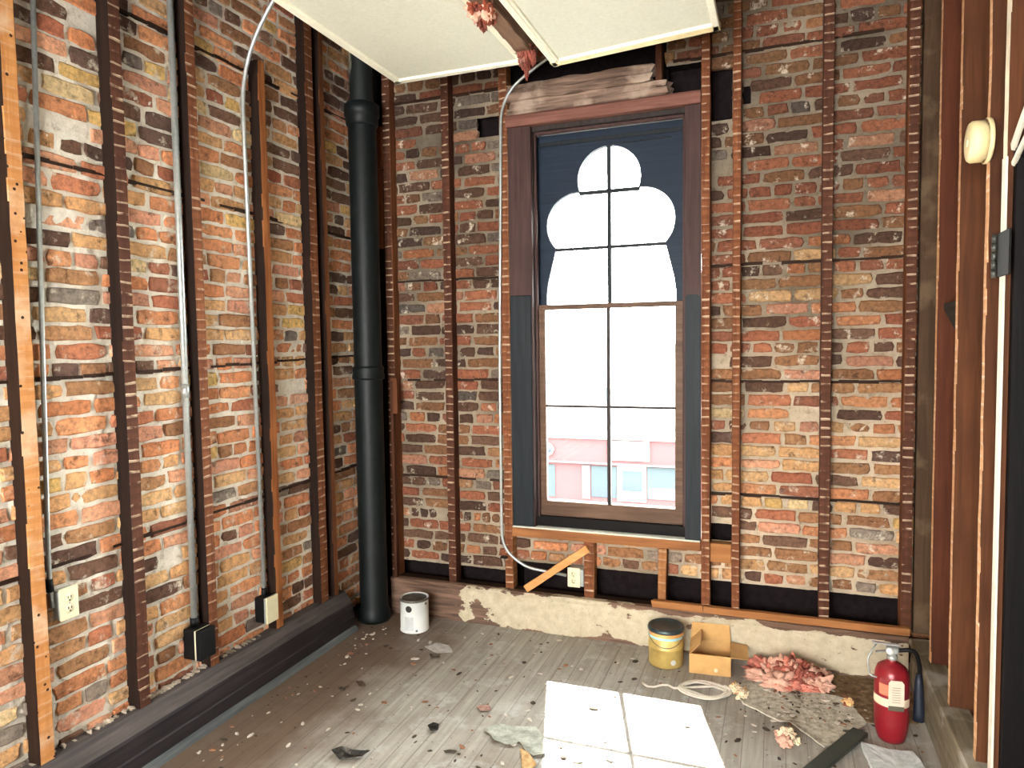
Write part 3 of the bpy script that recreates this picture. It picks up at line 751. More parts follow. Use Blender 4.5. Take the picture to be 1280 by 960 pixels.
# ------------------------------------------------------------------ lowered ceiling panels
PZ = 3.0
def ceil_panel(corners, label, back_mat, inset, mats):
    """corners: near-left, far-left, far-right, near-right (x, y)"""
    cx = sum(p[0] for p in corners)/4; cy = sum(p[1] for p in corners)/4
    t = thing('ceiling_panel', (cx, cy, PZ), label, 'ceiling panel', 'lowered ceiling panels')
    b = BM(); b.prism(corners, 'z', PZ+.006, PZ+.022); build('board', b, M_PANEL, t)
    nl, fl, fr, nr = [Vector((p[0], p[1], 0)) for p in corners]
    def strip(a, c, inn, w, m, h=0.0):
        d = (c-a).normalized(); b = BM(); i = Vector(inn)
        p0, p1 = a+i*w/2, c+i*w/2
        b.bar((p0.x, p0.y, PZ+.008+h), (p1.x, p1.y, PZ+.008+h), w, .03, up=(0, 0, 1), bev=.003)
        build('edge_trim', b, m, t)
    strip(nl, fl, (1, 0, 0), inset[0], mats[0]); strip(fl, fr, (0, -1, 0), inset[1], mats[1]); strip(nr, fr, (-1, 0, 0), inset[2], mats[2])
    if label.startswith('right'):
        strip(nl+Vector((.034, 0, 0)), fl+Vector((.034, -.03, 0)), (1, 0, 0), .012, mats[0], -.002)
        strip(fl+Vector((.04, -.05, 0)), fr+Vector((-.03, -.05, 0)), (0, -1, 0), .010, M_PTRIM, -.002)
    for (x, y) in ((nl.x+.1, fl.y-.12), (fr.x-.1, fl.y-.12), (nl.x+.1, 1.2), (fr.x-.1, 1.2), (nl.x+.1, -.3), (fr.x-.1, -.3)):
        b = BM(); b.box(x-.012, x+.012, y-.004, y+.004, PZ+.02, HC+.002, 0); build('hanger_strap', b, M_GALV, t)
    return t
ceil_panel([(-1.845, -.6), (-1.838, 3.259), (-1.142, 3.262), (-1.142, -.6)], 'left white textured ceiling panel hanging below the ceiling', None, (.035, .035, .02), (M_PTRIM, M_PTRIM, M_PTRIM))
ceil_panel([(-1.035, -.6), (-1.026, 3.352), (-.240, 3.245), (-.262, -.6)], 'right white ceiling panel with the yellowed rear edge', None, (.03, .05, .03), (M_PTRIM, M_PTRIMY, M_PTRIM))
j = thing('ceiling_joist', (-1.10, 1.3, 3.0), 'brown wooden joist with ragged edges in the gap between the two ceiling panels', 'joist')
b = BM(); b.bar((-1.098, -.6, 3.035), (-1.098, 3.16, 3.035), .07, .09, up=(0, 0, 1), jit=.006, seg=90, bev=.004); build('beam', b, wood('joist_brown', rgb(104, 78, 60), rgb(150, 118, 96), 'y'), j)
for y in (3.0, 1.6, 0): 
    b = BM(); b.box(-1.11, -1.086, y, y+.05, 3.07, HC+.002, 0); build('hanger', b, M_STUD_DK, j)
b = BM(); b.bar((-1.137, 1.5, 2.998), (-1.137, 3.12, 2.998), .016, .012, up=(0, 0, 1), jit=.004, seg=60); build('torn_paper_edge', b, M_PTRIM, j)
# ------------------------------------------------------------------ clumps of old insulation and other soft debris
def clump(center, size, n, seed, mats, name, label, cat, group=None, rough=.5, sub=4, flat=True, small=1):
    r = random.Random(seed); b = BM()
    for i in range(n):
        t = bmesh.new(); bmesh.ops.create_icosphere(t, subdivisions=sub, radius=1)
        rad = r.uniform(.24, .52)*small; px, py = r.gauss(0, .42), r.gauss(0, .42)
        hz = max(.1, (1-min(1, math.hypot(px, py)))*.55)
        sc = Vector((rad*r.uniform(.7, 1.5), rad*r.uniform(.7, 1.4), rad*r.uniform(.7, 1.3)))
        off = Vector((r.uniform(0, 50), r.uniform(0, 50), r.uniform(0, 50)))
        mi = r.randrange(len(mats))
        for v in t.verts:
            q = v.co.copy()
            d = 1+rough*(mnoise.fractal(q*1.7+off, .8, 2.1, 4)) + .32*rough*mnoise.noise(q*7+off) + .16*rough*mnoise.noise(q*17+off)
            p = Vector((q.x*sc.x*d+px, q.y*sc.y*d+py, q.z*sc.z*d+hz))
            v.co = Vector((center[0]+p.x*size[0], center[1]+p.y*size[1], max(center[2]+p.z*size[2], center[2]+.0005) if flat else center[2]+p.z*size[2]))
        for f in t.faces: f.material_index = mi; f.smooth = True
        b.join(t)
    o = build(name, b, mats, loc=center)
    return tag(o, label, cat, group)
M_PINK = plain('pink_insulation', rgb(196, 122, 106), .95, var=.35, scale=34, bump=.6, spec=.1)
M_PINK2 = plain('pale_insulation', rgb(214, 168, 148), .95, var=.3, scale=34, bump=.6, spec=.1)
M_PINK3 = plain('red_brown_insulation', rgb(142, 80, 68), .95, var=.35, scale=34, bump=.6, spec=.1)
M_BUFF = plain('buff_insulation', rgb(224, 206, 176), .95, var=.2, scale=40, bump=.6, spec=.1)
M_TANINS = plain('tan_insulation', rgb(216, 172, 120), .95, var=.25, scale=40, bump=.6, spec=.1)
clump((.082, 3.598, .005), (.148, .112, .118), 60, 3, [M_PINK, M_PINK2, M_PINK, M_PINK3, M_PINK2], 'insulation_heap', 'heap of torn pink insulation on the floor against the back baseboard', 'insulation', rough=.85, small=.66)
clump((.045, 3.05, .0), (.045, .055, .05), 9, 5, [M_BUFF, M_BUFF, M_PINK2], 'insulation_scrap', 'small cream and pink insulation scrap lying in front of the pink heap', 'insulation', rough=.7)
clump((-.165, 3.375, .0), (.04, .05, .05), 7, 8, [M_TANINS, M_BUFF], 'insulation_scrap', 'tan insulation scrap at the right end of the coiled white cable', 'insulation', rough=.7)
clump((.31, 3.42, .003), (.03, .035, .04), 5, 12, [M_PINK3, M_TANINS], 'insulation_scrap', 'small rust-coloured insulation scrap left of the fire extinguisher', 'insulation', rough=.6)
clump((-1.125, 2.66, 2.975), (.045, .075, .075), 10, 21, [plain('rusty_fibre', rgb(138, 66, 42), .9, var=.5, scale=40, bump=.5), M_PINK3, M_PINK2], 'hanging_insulation', 'rusty fibre scrap hanging from the ceiling gap, nearer the camera', 'insulation', rough=.8, flat=False)
clump((-1.10, 3.12, 2.96), (.040, .05, .10), 9, 22, [M_PINK3, plain('brown_fibre', rgb(140, 96, 84), .9, var=.4, scale=40, bump=.5)], 'hanging_insulation', 'pinkish brown fibre scrap hanging at the far end of the ceiling gap', 'insulation', rough=.8, flat=False)

# ------------------------------------------------------------------ paint can, bucket, box
M_CANW = plain('white_can_paint', rgb(218, 220, 216), .4, var=.05, scale=12, bump=.03)
M_CANRIM = plain('dull_tin', rgb(112, 108, 100), .45, .7, .25, 25, .1)
cx, cy = -1.972, 3.565
t = thing('paint_can', (cx, cy, 0), 'white paint can with a black dot standing at the foot of the corner pipe', 'paint can')
b = BM(); b.lathe((cx, cy, 0), [(0, .002), (.082, .002), (.0845, .004), (.0845, .008), (.082, .010), (.082, .180), (.0845, .182), (.0845, .190), (.080, .192), (.074, .186), (.074, .181)], 40); build('can_body', b, M_CANW, t)
b = BM(); b.lathe((cx, cy, 0), [(.0742, .182), (.071, .188), (.068, .188), (.065, .181), (.0, .180)], 40); build('lid', b, M_CANRIM, t)
b = BM(); b.lathe((cx, cy, 0), [(.0825, .1795), (.0855, .181), (.0855, .191), (.0825, .192)], 40); build('rim', b, M_CANRIM, t)
def on_can(cx, cy, r, ang, z, dr):   # disc lying on the curved side
    u = BM(); pts = []
    tb = bmesh.new(); c0 = tb.verts.new((cx+(r+.0012)*math.cos(ang), cy+(r+.0012)*math.sin(ang), z)); ring = []
    for k in range(20):
        a = ang+dr*math.cos(2*math.pi*k/20)/r; ring.append(tb.verts.new((cx+(r+.0012)*math.cos(a), cy+(r+.0012)*math.sin(a), z+dr*math.sin(2*math.pi*k/20))))
    for k in range(20): tb.faces.new((c0, ring[k], ring[(k+1) % 20]))
    u.join(tb); return u
va = math.atan2(-cy, -cx)            # direction from can to camera
build('black_dot', on_can(cx, cy, .082, va-.42, .145, .019), M_SLOT, t)
build('grey_dot', on_can(cx, cy, .082, va+.12, .018, .007), plain('grey_print', rgb(96, 104, 112), .5), t)
def label_band(cx, cy, r, a0, a1, z0, z1):
    u = BM(); u.lathe((cx, cy, 0), [(r+.0008, z0), (r+.0008, z1)], 20, a0=a0, a1=a1); return u
build('grey_label', label_band(cx, cy, .082, va-.75, va-.1, .02, .10), plain('pale_grey_print', rgb(190, 194, 194), .5, var=.08), t)
b = BM(); b.lathe((cx+.082*math.cos(va+.9), cy+.082*math.sin(va+.9), .165), [(0, -.002), (.008, -.002), (.008, .004), (0, .004)], 10, 'x'); build('bail_ear', b, M_CANRIM, t)

cx, cy, rr = -.527, 3.60, .088
t = thing('metal_bucket', (cx, cy, 0), 'gold metal bucket with a dark lid and pale blue band against the back baseboard', 'bucket')
def gold_mat():
    k = N('tarnished_gold_tin'); f = k.noise(9, 5)
    c = k.ramp(f, [(.3, rgb(168, 140, 78)), (.6, rgb(208, 182, 108)), (.8, rgb(220, 202, 144))]); k.bump(k.noise(20, 3), .08, .004); return k.set(c, .45, .2)
b = BM(); b.lathe((cx, cy, 0), [(0, .004), (rr-.006, .004), (rr-.003, 0), (rr, .006), (rr, .09), (rr+.0018, .092), (rr+.0018, .097), (rr, .099), (rr, .178)], 40); build('bucket_body', b, gold_mat(), t)
b = BM(); b.lathe((cx, cy, 0), [(rr+.001, .146), (rr+.0025, .148), (rr+.0025, .156), (rr+.001, .158)], 40); build('blue_band', b, plain('pale_blue_band', rgb(150, 200, 212), .4), t)
b = BM(); b.lathe((cx, cy, 0), [(rr+.001, .160), (rr+.001, .176)], 40); build('orange_band', b, plain('orange_band', rgb(214, 160, 96), .45), t)
b = BM(); b.lathe((cx, cy, 0), [(rr, .176), (rr+.005, .178), (rr+.006, .188), (rr+.002, .198), (rr-.006, .2), (rr-.012, .192), (rr-.02, .19), (0, .189)], 40); build('lid', b, plain('dark_lid', rgb(66, 78, 80), .35, .6, .2, 30, .05), t)
va = math.atan2(-cy, -cx)
pb = on_can(cx, cy, rr, va+.42, .035, .014); build('white_mark', pb, M_CANW, t)
b = BM(); pts = [(cx+(rr+.003)*math.cos(va+a), cy+(rr+.003)*math.sin(va+a), .155-.045*math.cos(a/1.25*math.pi/2)) for a in [x*.125 for x in range(-10, 11)]]
b.tube(pts, .002, 6); build('wire_handle', b, M_CANRIM, t)

# cardboard box, open, flaps up
M_CARD = plain('cardboard', rgb(198, 156, 98), .85, var=.12, scale=18, bump=.15)
M_CARDIN = plain('cardboard_inside', rgb(150, 118, 78), .9, var=.15, scale=18)
t = thing('cardboard_box', (-.29, 3.62, 0), 'small open cardboard box with raised flaps beside the gold bucket', 'cardboard box')
x0, x1, ya, yb, H = -.408, -.208, 3.525, 3.715, .098
b = BM(); th = .003
b.box(x0, x1, ya, ya+th, .001, H, .0005); b.box(x0, x1, yb-th, yb, .001, H, .0005); b.box(x0, x0+th, ya, yb, .001, H, .0005); b.box(x1-th, x1, ya, yb, .001, H, .0005); b.box(x0, x1, ya, yb, .001, .004, 0)
bmesh.ops.rotate(b.b, verts=b.b.verts, cent=(-.31, 3.62, 0), matrix=Matrix.Rotation(R(4), 3, 'Z'))
build('carton', b, M_CARD, t)
RZ = Matrix.Rotation(R(4), 4, 'Z'); CC = Matrix.Translation((-.31, 3.62, 0))
def flap(a, bq, vec, name='flap'):
    a, bq, vec = Vector(a), Vector(bq), Vector(vec); b = BM(); tb = bmesh.new()
    n = (bq-a).cross(vec).normalized()*.0015; ins = (bq-a).normalized()*.006
    q = [a, bq, bq+vec-ins, a+vec+ins]
    A = [tb.verts.new(p+n) for p in q]; B_ = [tb.verts.new(p-n) for p in q]
    tb.faces.new(A); tb.faces.new(B_[::-1])
    for i in range(4): tb.faces.new((A[i], B_[i], B_[(i+1) % 4], A[(i+1) % 4]))
    b.join(tb, CC @ RZ @ CC.inverted()); build(name, b, M_CARD, t)
flap((x0, yb-.002, H), (x1, yb-.002, H), (0, .02, .082))
flap((x0+.002, ya, H), (x0+.002, yb, H), (.055, -.01, .06))
flap((x1-.002, ya, H), (x1-.002, yb, H), (.085, .02, -.012))
flap((x0, ya+.002, H), (x1, ya+.002, H), (0, .07, -.055))
b = on_can(0, 0, 1, 0, 0, .01)
for v in b.b.verts: v.co = Vector((-.272+(v.co.y), 3.5195, .03+v.co.z))
build('paper_sticker', b, M_BUFF, t)

# coiled white cable
b = BM(); pts = []
for i in range(150):
    a = i/150*2*math.pi*4.2; r_ = .115+.02*math.sin(i*.13)+.006*math.sin(i*.71)
    pts.append((-.31+r_*.92*math.cos(a)+.012*math.sin(i*.05), 3.345+r_*.66*math.sin(a), .006+.005*(i % 37)/37*2+.0025*math.sin(i*.4)))
pts += [(-.30-.15-.03*k, 3.32+.025*math.sin(k*1.3), .006) for k in range(6)]
b.tube(pts, .0058, 8)
tag(build('cable_coil', b, plain('white_cable', rgb(206, 200, 186), .55, var=.1), loc=(-.31, 3.345, 0)), 'coil of white cable on the floor in front of the cardboard box', 'cable')

# ------------------------------------------------------------------ fire extinguisher
cx, cy = .452, 3.195; rr = .0655
t = thing('fire_extinguisher', (cx, cy, 0), 'red fire extinguisher with a white tag standing in the right corner', 'fire extinguisher')
M_RED = plain('red_enamel', rgb(136, 28, 38), .3, .1, .12, 8, .02)
b = BM(); b.lathe((cx, cy, 0), [(0, .012), (.040, .008), (.046, .002), (.050, .002), (.054, .014), (.062, .05), (rr, .09), (rr, .262), (.0625, .285), (.054, .305), (.036, .319), (.020, .326), (.018, .34)], 40); build('cylinder', b, M_RED, t)
va = math.atan2(-cy, -cx)
b = BM(); b.lathe((cx, cy, 0), [(rr+.0008, .158), (rr+.0008, .192)], 24, a0=va-1.5, a1=va+1.3); build('cream_label', b, plain('cream_label', rgb(226, 210, 180), .5, var=.05), t)
b = BM(); b.lathe((cx, cy, 0), [(rr+.0008, .205), (rr+.0008, .25)], 10, a0=va-.75, a1=va-.15); build('orange_label', b, plain('orange_label', rgb(222, 120, 92), .5, var=.1), t)
b = BM(); b.lathe((cx, cy, 0), [(.018, .335), (.021, .337), (.021, .352), (.015, .355), (.015, .375)], 20); build('neck', b, M_GALV, t)
b = BM(); b.box(cx-.022, cx+.022, cy-.016, cy+.016, .362, .388, .004); vb = build('valve', b, M_GALV, t)
b = BM(); b.lathe((cx-.012, cy-.016, .375), [(.0, -.010), (.013, -.010), (.014, -.006), (.014, 0)], 20, 'y'); build('gauge', b, M_CANW, vb)
b = BM(); b.bar((cx-.075, cy-.012, .404), (cx+.03, cy+.01, .392), .022, .005, up=(0, 0, 1)); build('top_lever', b, plain('chrome', rgb(206, 210, 212), .25, .4, .1), t)
b = BM(); b.bar((cx-.062, cy-.010, .362), (cx+.01, cy+.004, .374), .020, .005, up=(0, 0, 1)); build('carry_handle', b, M_GALV, t)
b = BM(); b.tube(arc([((cx-.060, cy-.012, .398), 0), ((cx-.095, cy-.03, .34), .02), ((cx-.085, cy-.03, .27), .01), ((cx-.06, cy-.04, .268), 0)], 5), .0035, 8); build('wire_bail', b, M_GALV, t)
b = BM(); b.tube(arc([((cx+.02, cy, .375), 0), ((cx+.085, cy+.005, .385), .03), ((cx+.105, cy+.01, .30), .03), ((cx+.100, cy+.01, .27), 0)], 6), .009, 10); h = build('hose', b, M_BLACKST, t)
b = BM(); b.tube([(cx+.100, cy+.01, .285), (cx+.100, cy+.01, .24), (cx+.101, cy+.008, .12), (cx+.101, cy+.008, .09)], [.011, .017, .021, .022], 14); build('nozzle', b, plain('navy_nozzle', rgb(20, 28, 44), .5), h)
# hanging inspection tag with rounded top
ta = va+.25
nx, ny = math.cos(ta), math.sin(ta); tx, ty = -ny, nx
pts = [(-.029, -.125), (.029, -.125), (.029, -.012), (.020, 0), (-.020, 0), (-.029, -.012)]
def tagbox(pts, off, th):
    u = BM(); tb = bmesh.new(); A = []; B_ = []
    for (a, z) in pts:
        base = Vector((cx+nx*(rr+off)+tx*a, cy+ny*(rr+off)+ty*a, .275+z)); A.append(tb.verts.new(base)); B_.append(tb.verts.new(base+Vector((nx, ny, 0))*th))
    tb.faces.new(A); tb.faces.new(B_[::-1])
    for i in range(len(pts)): tb.faces.new((A[i], B_[i], B_[(i+1) % len(pts)], A[(i+1) % len(pts)]))
    u.join(tb); return u
tg = build('inspection_tag', tagbox(pts, .0025, .0012), plain('tag_card', rgb(212, 196, 176), .7, var=.05), t)
b = BM()
for z in (-.03, -.04, -.05, -.06, -.07, -.08, -.09):
    u = tagbox([(-.015, z), (.015, z), (.015, z+.002), (-.015, z+.002)], .0037, .0003); b.join(u.b)
build('printed_lines', b, plain('tag_print', rgb(140, 120, 110), .7), tg)
build('dark_strip', tagbox([(-.029, -.125), (.029, -.125), (.029, -.105), (-.029, -.105)], .0037, .0004), plain('tag_foot', rgb(84, 80, 66), .7), tg)

# ------------------------------------------------------------------ floor debris
def sheet(pts, z, th, mat, name, label, cat, group=None, curl=0, seed=1, step=.03):
    """ragged thin sheet: outline pts (x,y), lifted a little by noise"""
    b = BM(); tb = bmesh.new()
    # densify & roughen outline
    out = []
    for i in range(len(pts)):
        a, c = Vector((*pts[i], 0)), Vector((*pts[(i+1) % len(pts)], 0)); n = max(1, int((c-a).length/step))
        for k in range(n):
            p = a.lerp(c, k/n); q = mnoise.noise_vector(Vector((p.x*22+seed, p.y*22, seed))); out.append((p.x+q.x*step*.35, p.y+q.y*step*.35))
    cxx = sum(p[0] for p in out)/len(out); cyy = sum(p[1] for p in out)/len(out)
    rings = []
    for s in (1, .8, .55, .3):
        rings.append([tb.verts.new((cxx+(x-cxx)*s, cyy+(y-cyy)*s, z+th+curl*max(0, (s-.6)/.4)**2*(.5+.5*mnoise.noise(Vector((x*9, y*9, seed*3.3))))+.25*th*mnoise.noise(Vector((x*30*s, y*30*s, seed))))) for x, y in out])
    n = len(out)
    for a, c in zip(rings, rings[1:]):
        for i in range(n): tb.faces.new((a[i], a[(i+1) % n], c[(i+1) % n], c[i]))
    cv = tb.verts.new((cxx, cyy, z+th))
    for i in range(n): tb.faces.new((rings[-1][i], rings[-1][(i+1) % n], cv))
    low = [tb.verts.new((v.co.x, v.co.y, max(z, v.co.z-th*1.0))) for v in rings[0]]
    for i in range(n): tb.faces.new((rings[0][i], low[i], low[(i+1) % n], rings[0][(i+1) % n]))
    b.join(tb)
    return tag(build(name, b, mat, loc=(cxx, cyy, z)), label, cat, group)
def mott(name, a, b_, c_, sc=24):
    k = N(name); f = k.noise(sc, 7, rough=.7); c = k.ramp(f, [(.3, a), (.5, b_), (.7, c_)]); k.bump(f, .5, .006); return k.set(c, .9, spec=.2)
M_UNDER = mott('crumbled_underlay', rgb(104, 98, 84), rgb(182, 178, 162), rgb(216, 212, 198), 34)
M_DIRT = mott('dirt_crust', rgb(74, 58, 42), rgb(112, 90, 66), rgb(150, 128, 100), 30)
sheet([(-.13, 3.275), (.022, 3.165), (.06, 3.17), (.19, 3.015), (.24, 3.06), (.31, 3.16), (.37, 3.28), (.30, 3.46), (.05, 3.56), (-.14, 3.50), (-.17, 3.38)], .0, .006, M_UNDER, 'torn_underlay', 'grey crumbling sheet of torn underlay in front of the pink insulation heap', 'underlay', curl=.012, seed=4)
sheet([(.15, 3.50), (.37, 3.29), (.50, 3.33), (.58, 3.36), (.595, 3.73), (.28, 3.735)], .0, .004, M_DIRT, 'dirt_patch', 'brown dirt and rubble crust between the insulation heap and the extinguisher', 'dirt', seed=9)
b = BM(); b.bar((.335, 3.165, .022), (.085, 2.735, .0085), .062, .016, up=(0, 0, 1), bev=.002)
tag(build('dark_board', b, plain('dark_green_board', rgb(46, 56, 52), .5, var=.2, scale=20), loc=(.21, 2.95, .004)), 'narrow dark green board lying at the bottom edge beside the white foam sheet', 'board')
sheet([(.332, 3.085), (.43, 3.075), (.515, 3.085), (.545, 2.97), (.55, 2.80), (.36, 2.80)], .0, .018, mott('white_foam', rgb(176, 184, 184), rgb(204, 210, 210), rgb(224, 228, 226), 40), 'foam_sheet', 'speckled white foam sheet lying in front of the fire extinguisher', 'foam', seed=13, step=.02)
# torn flooring flake with a dark open edge
sheet([(-1.165, 2.69), (-1.12, 2.665), (-1.09, 2.625), (-1.03, 2.61), (-.985, 2.645), (-.95, 2.60), (-.90, 2.575), (-.86, 2.60), (-.88, 2.70), (-.96, 2.78), (-1.06, 2.75), (-1.12, 2.75)], .0, .003, mott('pale_green_flooring', rgb(120, 124, 112), rgb(162, 166, 156), rgb(192, 196, 186), 20), 'torn_flooring', 'greenish torn flooring flake with a curled edge left of the sun patch', 'flooring scrap', curl=.016, seed=6, step=.018)
sheet([(-.965, 2.60), (-.93, 2.595), (-.875, 2.52), (-.87, 2.46), (-.91, 2.45), (-.935, 2.53)], .0, .006, mott('tan_flake', rgb(150, 112, 70), rgb(190, 156, 108), rgb(214, 188, 146), 40), 'torn_flooring', 'tan torn strip at the bottom left of the sun patch', 'flooring scrap', curl=.012, seed=8)
sheet([(-1.27, 2.85), (-1.235, 2.825), (-1.195, 2.85), (-1.215, 2.875), (-1.25, 2.875)], 0, .003, mott('rosy_flake', rgb(120, 92, 84), rgb(160, 128, 118), rgb(186, 158, 146)), 'paint_flake', 'rosy paint flake alone on the floor left of the sun patch', 'paint flake', curl=.014, seed=3, step=.012)
sheet([(-1.405, 2.63), (-1.375, 2.60), (-1.345, 2.615), (-1.36, 2.65), (-1.39, 2.655)], 0, .004, mott('black_flake', rgb(24, 24, 24), rgb(46, 44, 42), rgb(80, 76, 70)), 'paint_flake', 'small black flake in the middle of the floor', 'paint flake', curl=.02, seed=5, step=.012)
sheet([(-1.68, 2.33), (-1.62, 2.29), (-1.54, 2.33), (-1.53, 2.37), (-1.60, 2.35), (-1.66, 2.36)], 0, .004, mott('black_bark', rgb(24, 24, 24), rgb(60, 58, 54), rgb(130, 126, 118)), 'paint_flake', 'large dark curled flake at the bottom edge left of centre', 'paint flake', curl=.03, seed=7, step=.015)
sheet([(-1.93, 2.885), (-1.885, 2.845), (-1.86, 2.85), (-1.90, 2.89)], 0, .003, mott('brown_flake', rgb(58, 46, 38), rgb(90, 74, 62), rgb(120, 100, 86)), 'paint_flake', 'slender brown flake near the left baseboard', 'paint flake', curl=.012, seed=11, step=.012)
sheet([(-1.73, 3.275), (-1.69, 3.24), (-1.655, 3.255), (-1.67, 3.29)], 0, .003, mott('dark_chip', rgb(50, 44, 40), rgb(80, 72, 64), rgb(110, 100, 90)), 'paint_flake', 'dark chip on the floor just in front of the white paint can', 'paint flake', curl=.01, seed=12, step=.012)
sheet([(-1.80, 3.36), (-1.70, 3.31), (-1.63, 3.35), (-1.68, 3.42), (-1.76, 3.43)], 0, .0015, mott('white_spill', rgb(150, 146, 140), rgb(184, 182, 178), rgb(206, 204, 200), 30), 'plaster_patch', 'pale plaster smear on the floor right of the white paint can', 'plaster', seed=15, step=.02)
sheet([(.27, 3.17), (.31, 3.13), (.36, 3.15), (.345, 3.19)], .0, .010, mott('dark_chip2', rgb(40, 38, 36), rgb(84, 80, 72), rgb(120, 112, 100)), 'paint_flake', 'dark chip at the far end of the dark green board', 'paint flake', curl=.012, seed=17, step=.012)
# crumbs everywhere
b = BM()
for i in range(760):
    x = rnd.uniform(-2.2, .55); y = rnd.uniform(2.1, 3.7); s = rnd.choice([.003, .004, .005, .007, .011])*rnd.uniform(.7, 1.2)
    if rnd.random() < .42: x, y = rnd.gauss(.17, .2), rnd.gauss(3.36, .16)
    if rnd.random() < .12: x = rnd.gauss(-2.18, .05)
    if x > .57 or y > 3.72 or x < -2.24 or (x > .31 and y < 3.1): continue
    if any((x-a)**2+(y-c)**2 < r_**2 for a, c, r_ in ((-1.972, 3.565, .1), (-.527, 3.6, .105), (-.31, 3.62, .16), (-2.278, 3.62, .13), (.452, 3.195, .085), (-.31, 3.345, .17))): continue
    tb = bmesh.new(); bmesh.ops.create_icosphere(tb, subdivisions=1, radius=s)
    zb = .006 if (-.05 < x < .32 and 3.2+.0*x < y < 3.5) else 0
    a = rnd.uniform(0, 6.3); ca, sa = math.cos(a), math.sin(a); ex = rnd.uniform(1, 2.4)
    mi = rnd.choice([0, 0, 1, 1, 2])
    for v in tb.verts:
        q = Vector((v.co.x*ex, v.co.y, v.co.z*.4))*rnd.uniform(.8, 1.2); v.co = Vector((x+q.x*ca-q.y*sa, y+q.x*sa+q.y*ca, zb+max(0.0004, s*.3+q.z)))
    for f in tb.faces: f.material_index = mi
    b.join(tb)
o = build('floor_crumbs', b, [plain('crumb_dark', rgb(66, 56, 46), .9, var=.4), plain('crumb_pale', rgb(196, 190, 178), .9, var=.2), plain('crumb_rust', rgb(142, 100, 74), .9, var=.3)], loc=(-.8, 3, 0))
tag(o, 'plaster and paint crumbs scattered over the floorboards', 'crumbs', kind='stuff')

# ------------------------------------------------------------------ street outside
K = 50/30
def W(x, z): return x*K, 1.65+(z-1.65)*K
YF = 50.0
def pl(name, col): return plain(name, col, .8, var=.08, scale=1.2, bump=0)
bd = thing('building', (W(-6.9, 0)[0], YF, W(0, -5.3)[1]), 'pale shop building with a pink ground floor across the street, seen through the window', 'building')
M_FWHITE = pl('pale_facade', (.22, .22, .215, 1)); M_FPINK = pl('pink_facade', (.062, .019, .021, 1)); M_FTEAL = pl('shop_glass', (.017, .029, .034, 1))
M_FSIGN = pl('blank_sign', (.15, .148, .138, 1)); M_FBLUE = pl('blue_pane', (.032, .056, .064, 1)); M_FGREY = pl('grey_pier', (.055, .046, .05, 1)); M_FDK = pl('dark_display', (.016, .026, .042, 1))
def fb(x0, x1, z0, z1, d0, d1):
    b = BM(); a, c = W(x0, z0), W(x1, z1); b.box(a[0], c[0], YF-d1, YF-d0, a[1], c[1], 0); return b
build('upper_wall', fb(-13, -.5, -2.5, 1.6, -6, 0), M_FWHITE, bd)
b = fb(-13, -.5, -5.35, -2.5, -6, -.05); build('shop_front', b, M_FPINK, bd)
build('cornice', fb(-13, -.5, -2.06, -1.98, 0, .12), M_FGREY, bd)
build('cornice', fb(-13, -.5, -2.52, -2.46, 0, .2), M_FSIGN, bd)
build('awning_band', fb(-13, -.5, -3.62, -3.56, -.05, .3), M_FGREY, bd)
w_ = build('window', fb(-7.18, -6.27, -.87, -.27, -.02, .03), M_FBLUE, bd)
b = fb(-6.74, -6.70, -.87, -.27, .03, .06); build('mullion', b, M_FWHITE, w_)
w_ = build('window', fb(-5.88, -4.93, -.85, -.24, -.02, .03), M_FBLUE, bd)
b = fb(-5.43, -5.39, -.85, -.24, .03, .06); b.join(fb(-5.88, -4.93, -.56, -.53, .03, .06).b); build('mullion', b, M_FWHITE, w_)
build('blank_sign', fb(-6.9, -5.07, -3.42, -2.58, -.05, .1), M_FSIGN, bd)
b = BM(); a = W(-9.62, -3.06); b.lathe((a[0], YF-.1, a[1]), [(0, -.02), (.48, -.02), (.48, .05)], 24, 'y'); sg = build('round_sign', b, M_FSIGN, bd)
b = BM(); b.lathe((a[0]+.1, YF-.13, a[1]), [(0, -.02), (.22, -.02), (.22, .02)], 16, 'y'); build('blue_disc', b, M_FDK, sg)
build('shop_window', fb(-11, -9.3, -5.2, -3.75, -.06, .0), M_FTEAL, bd)
build('pier', fb(-8.05, -7.68, -5.2, -3.7, -.05, .04), M_FGREY, bd)
s_ = build('shop_window', fb(-7.63, -6.5, -5.1, -3.72, -.06, .02), M_FTEAL, bd)
build('display', fb(-7.6, -6.55, -5.08, -4.65, .02, .05), M_FDK, s_)
s_ = build('shop_door', fb(-6.46, -5.21, -5.2, -3.66, -.06, .05), M_FSIGN, bd)
build('door_glass', fb(-6.25, -5.38, -4.75, -3.86, .05, .07), M_FTEAL, s_)
b = BM()
for x in (-6.12, -5.92, -5.72, -5.52): b.join(fb(x-.07, x+.07, -4.72, -4.45, .07, .08).b)
build('window_lettering', b, M_FDK, s_)
s_ = build('shop_window', fb(-5.17, -3.9, -5.05, -3.67, -.06, .02), M_FTEAL, bd)
build('display', fb(-5.1, -3.95, -5.03, -4.55, .02, .05), M_FGREY, s_)
b = BM(); b.box(-40, 40, 5.5, 80, W(0, -5.5)[1], W(0, -5.38)[1], 0)
o = build('trim_4', b, pl('bleached_street', (.15, .15, .148, 1))); tag(o, kind='structure')
b = BM(); b.box(-22, 5, YF-3.2, YF, W(0, -5.38)[1]-.05, W(0, -5.3)[1], 0)
o = build('trim_5', b, pl('bleached_pavement', (.22, .22, .215, 1))); tag(o, kind='structure')

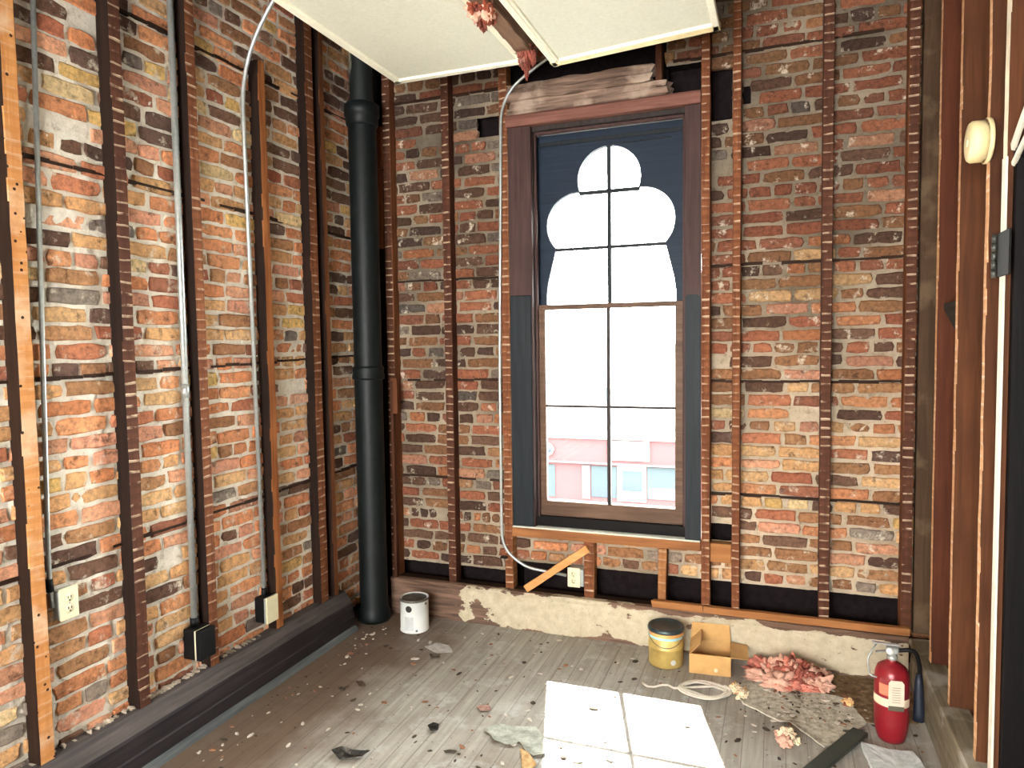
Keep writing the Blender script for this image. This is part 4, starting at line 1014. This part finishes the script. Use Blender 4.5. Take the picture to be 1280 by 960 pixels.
# ------------------------------------------------------------------ light
w = bpy.data.worlds.new('World'); bpy.context.scene.world = w; w.use_nodes = True
bg = w.node_tree.nodes['Background']; bg.inputs[0].default_value = (.97, .965, .93, 1); bg.inputs[1].default_value = 24.0
sd_ = Vector((.265, -.89, -1.0)).normalized()
L = bpy.data.lights.new('sun', 'SUN'); L.energy = 62; L.angle = R(.6); L.color = (1, .95, .86)
so = bpy.data.objects.new('sun', L); C.objects.link(so); so.rotation_euler = sd_.to_track_quat('-Z', 'Y').to_euler(); so.location = (-3, 12, 12)
L = bpy.data.lights.new('window_portal', 'AREA'); L.shape = 'RECTANGLE'; L.size = 1.05; L.size_y = 2.3; L.cycles.is_portal = True
po = bpy.data.objects.new('window_portal', L); C.objects.link(po); po.location = (-.882, 4.19, 1.75); po.rotation_euler = Vector((0, -1, 0)).to_track_quat('-Z', 'Z').to_euler()
L = bpy.data.lights.new('rear_fill', 'AREA'); L.shape = 'RECTANGLE'; L.size = 2.1; L.size_y = 1.75; L.energy = 13; L.color = (1, .93, .84)  # added fill behind the camera, brightens the back wall
fo = bpy.data.objects.new('rear_fill', L); C.objects.link(fo); fo.location = (-.9, -2.05, 1.6); fo.rotation_euler = Vector((0, 1, 0)).to_track_quat('-Z', 'Z').to_euler()

# ------------------------------------------------------------------ camera
yaw, pit, rol = R(-20.6538), R(-3.1931), R(-.8003)
cyw, syw, cp, spt, cr, sr = math.cos(yaw), math.sin(yaw), math.cos(pit), math.sin(pit), math.cos(rol), math.sin(rol)
f = Vector((syw*cp, cyw*cp, spt)); r0 = Vector((cyw, -syw, 0)); u0 = r0.cross(f)
r_ = cr*r0+sr*u0; u_ = -sr*r0+cr*u0
cam = bpy.data.cameras.new('camera'); cam.sensor_fit = 'HORIZONTAL'; cam.sensor_width = 36; cam.lens = 879.85/1280*36; cam.clip_start = .05; cam.clip_end = 300
co = bpy.data.objects.new('camera', cam); C.objects.link(co)
M = Matrix((r_, u_, -f)).transposed().to_4x4(); M.translation = (0, 0, 1.65); co.matrix_world = M
sc = bpy.context.scene; sc.camera = co
sc.view_settings.view_transform = 'Standard'; sc.view_settings.look = 'None'; sc.view_settings.exposure = 0.62; sc.view_settings.gamma = 1; sc.view_settings.use_curve_mapping = False
try:
    sc.cycles.use_denoising = True; sc.cycles.max_bounces = 10; sc.cycles.diffuse_bounces = 6; sc.cycles.transparent_max_bounces = 12
except Exception: pass
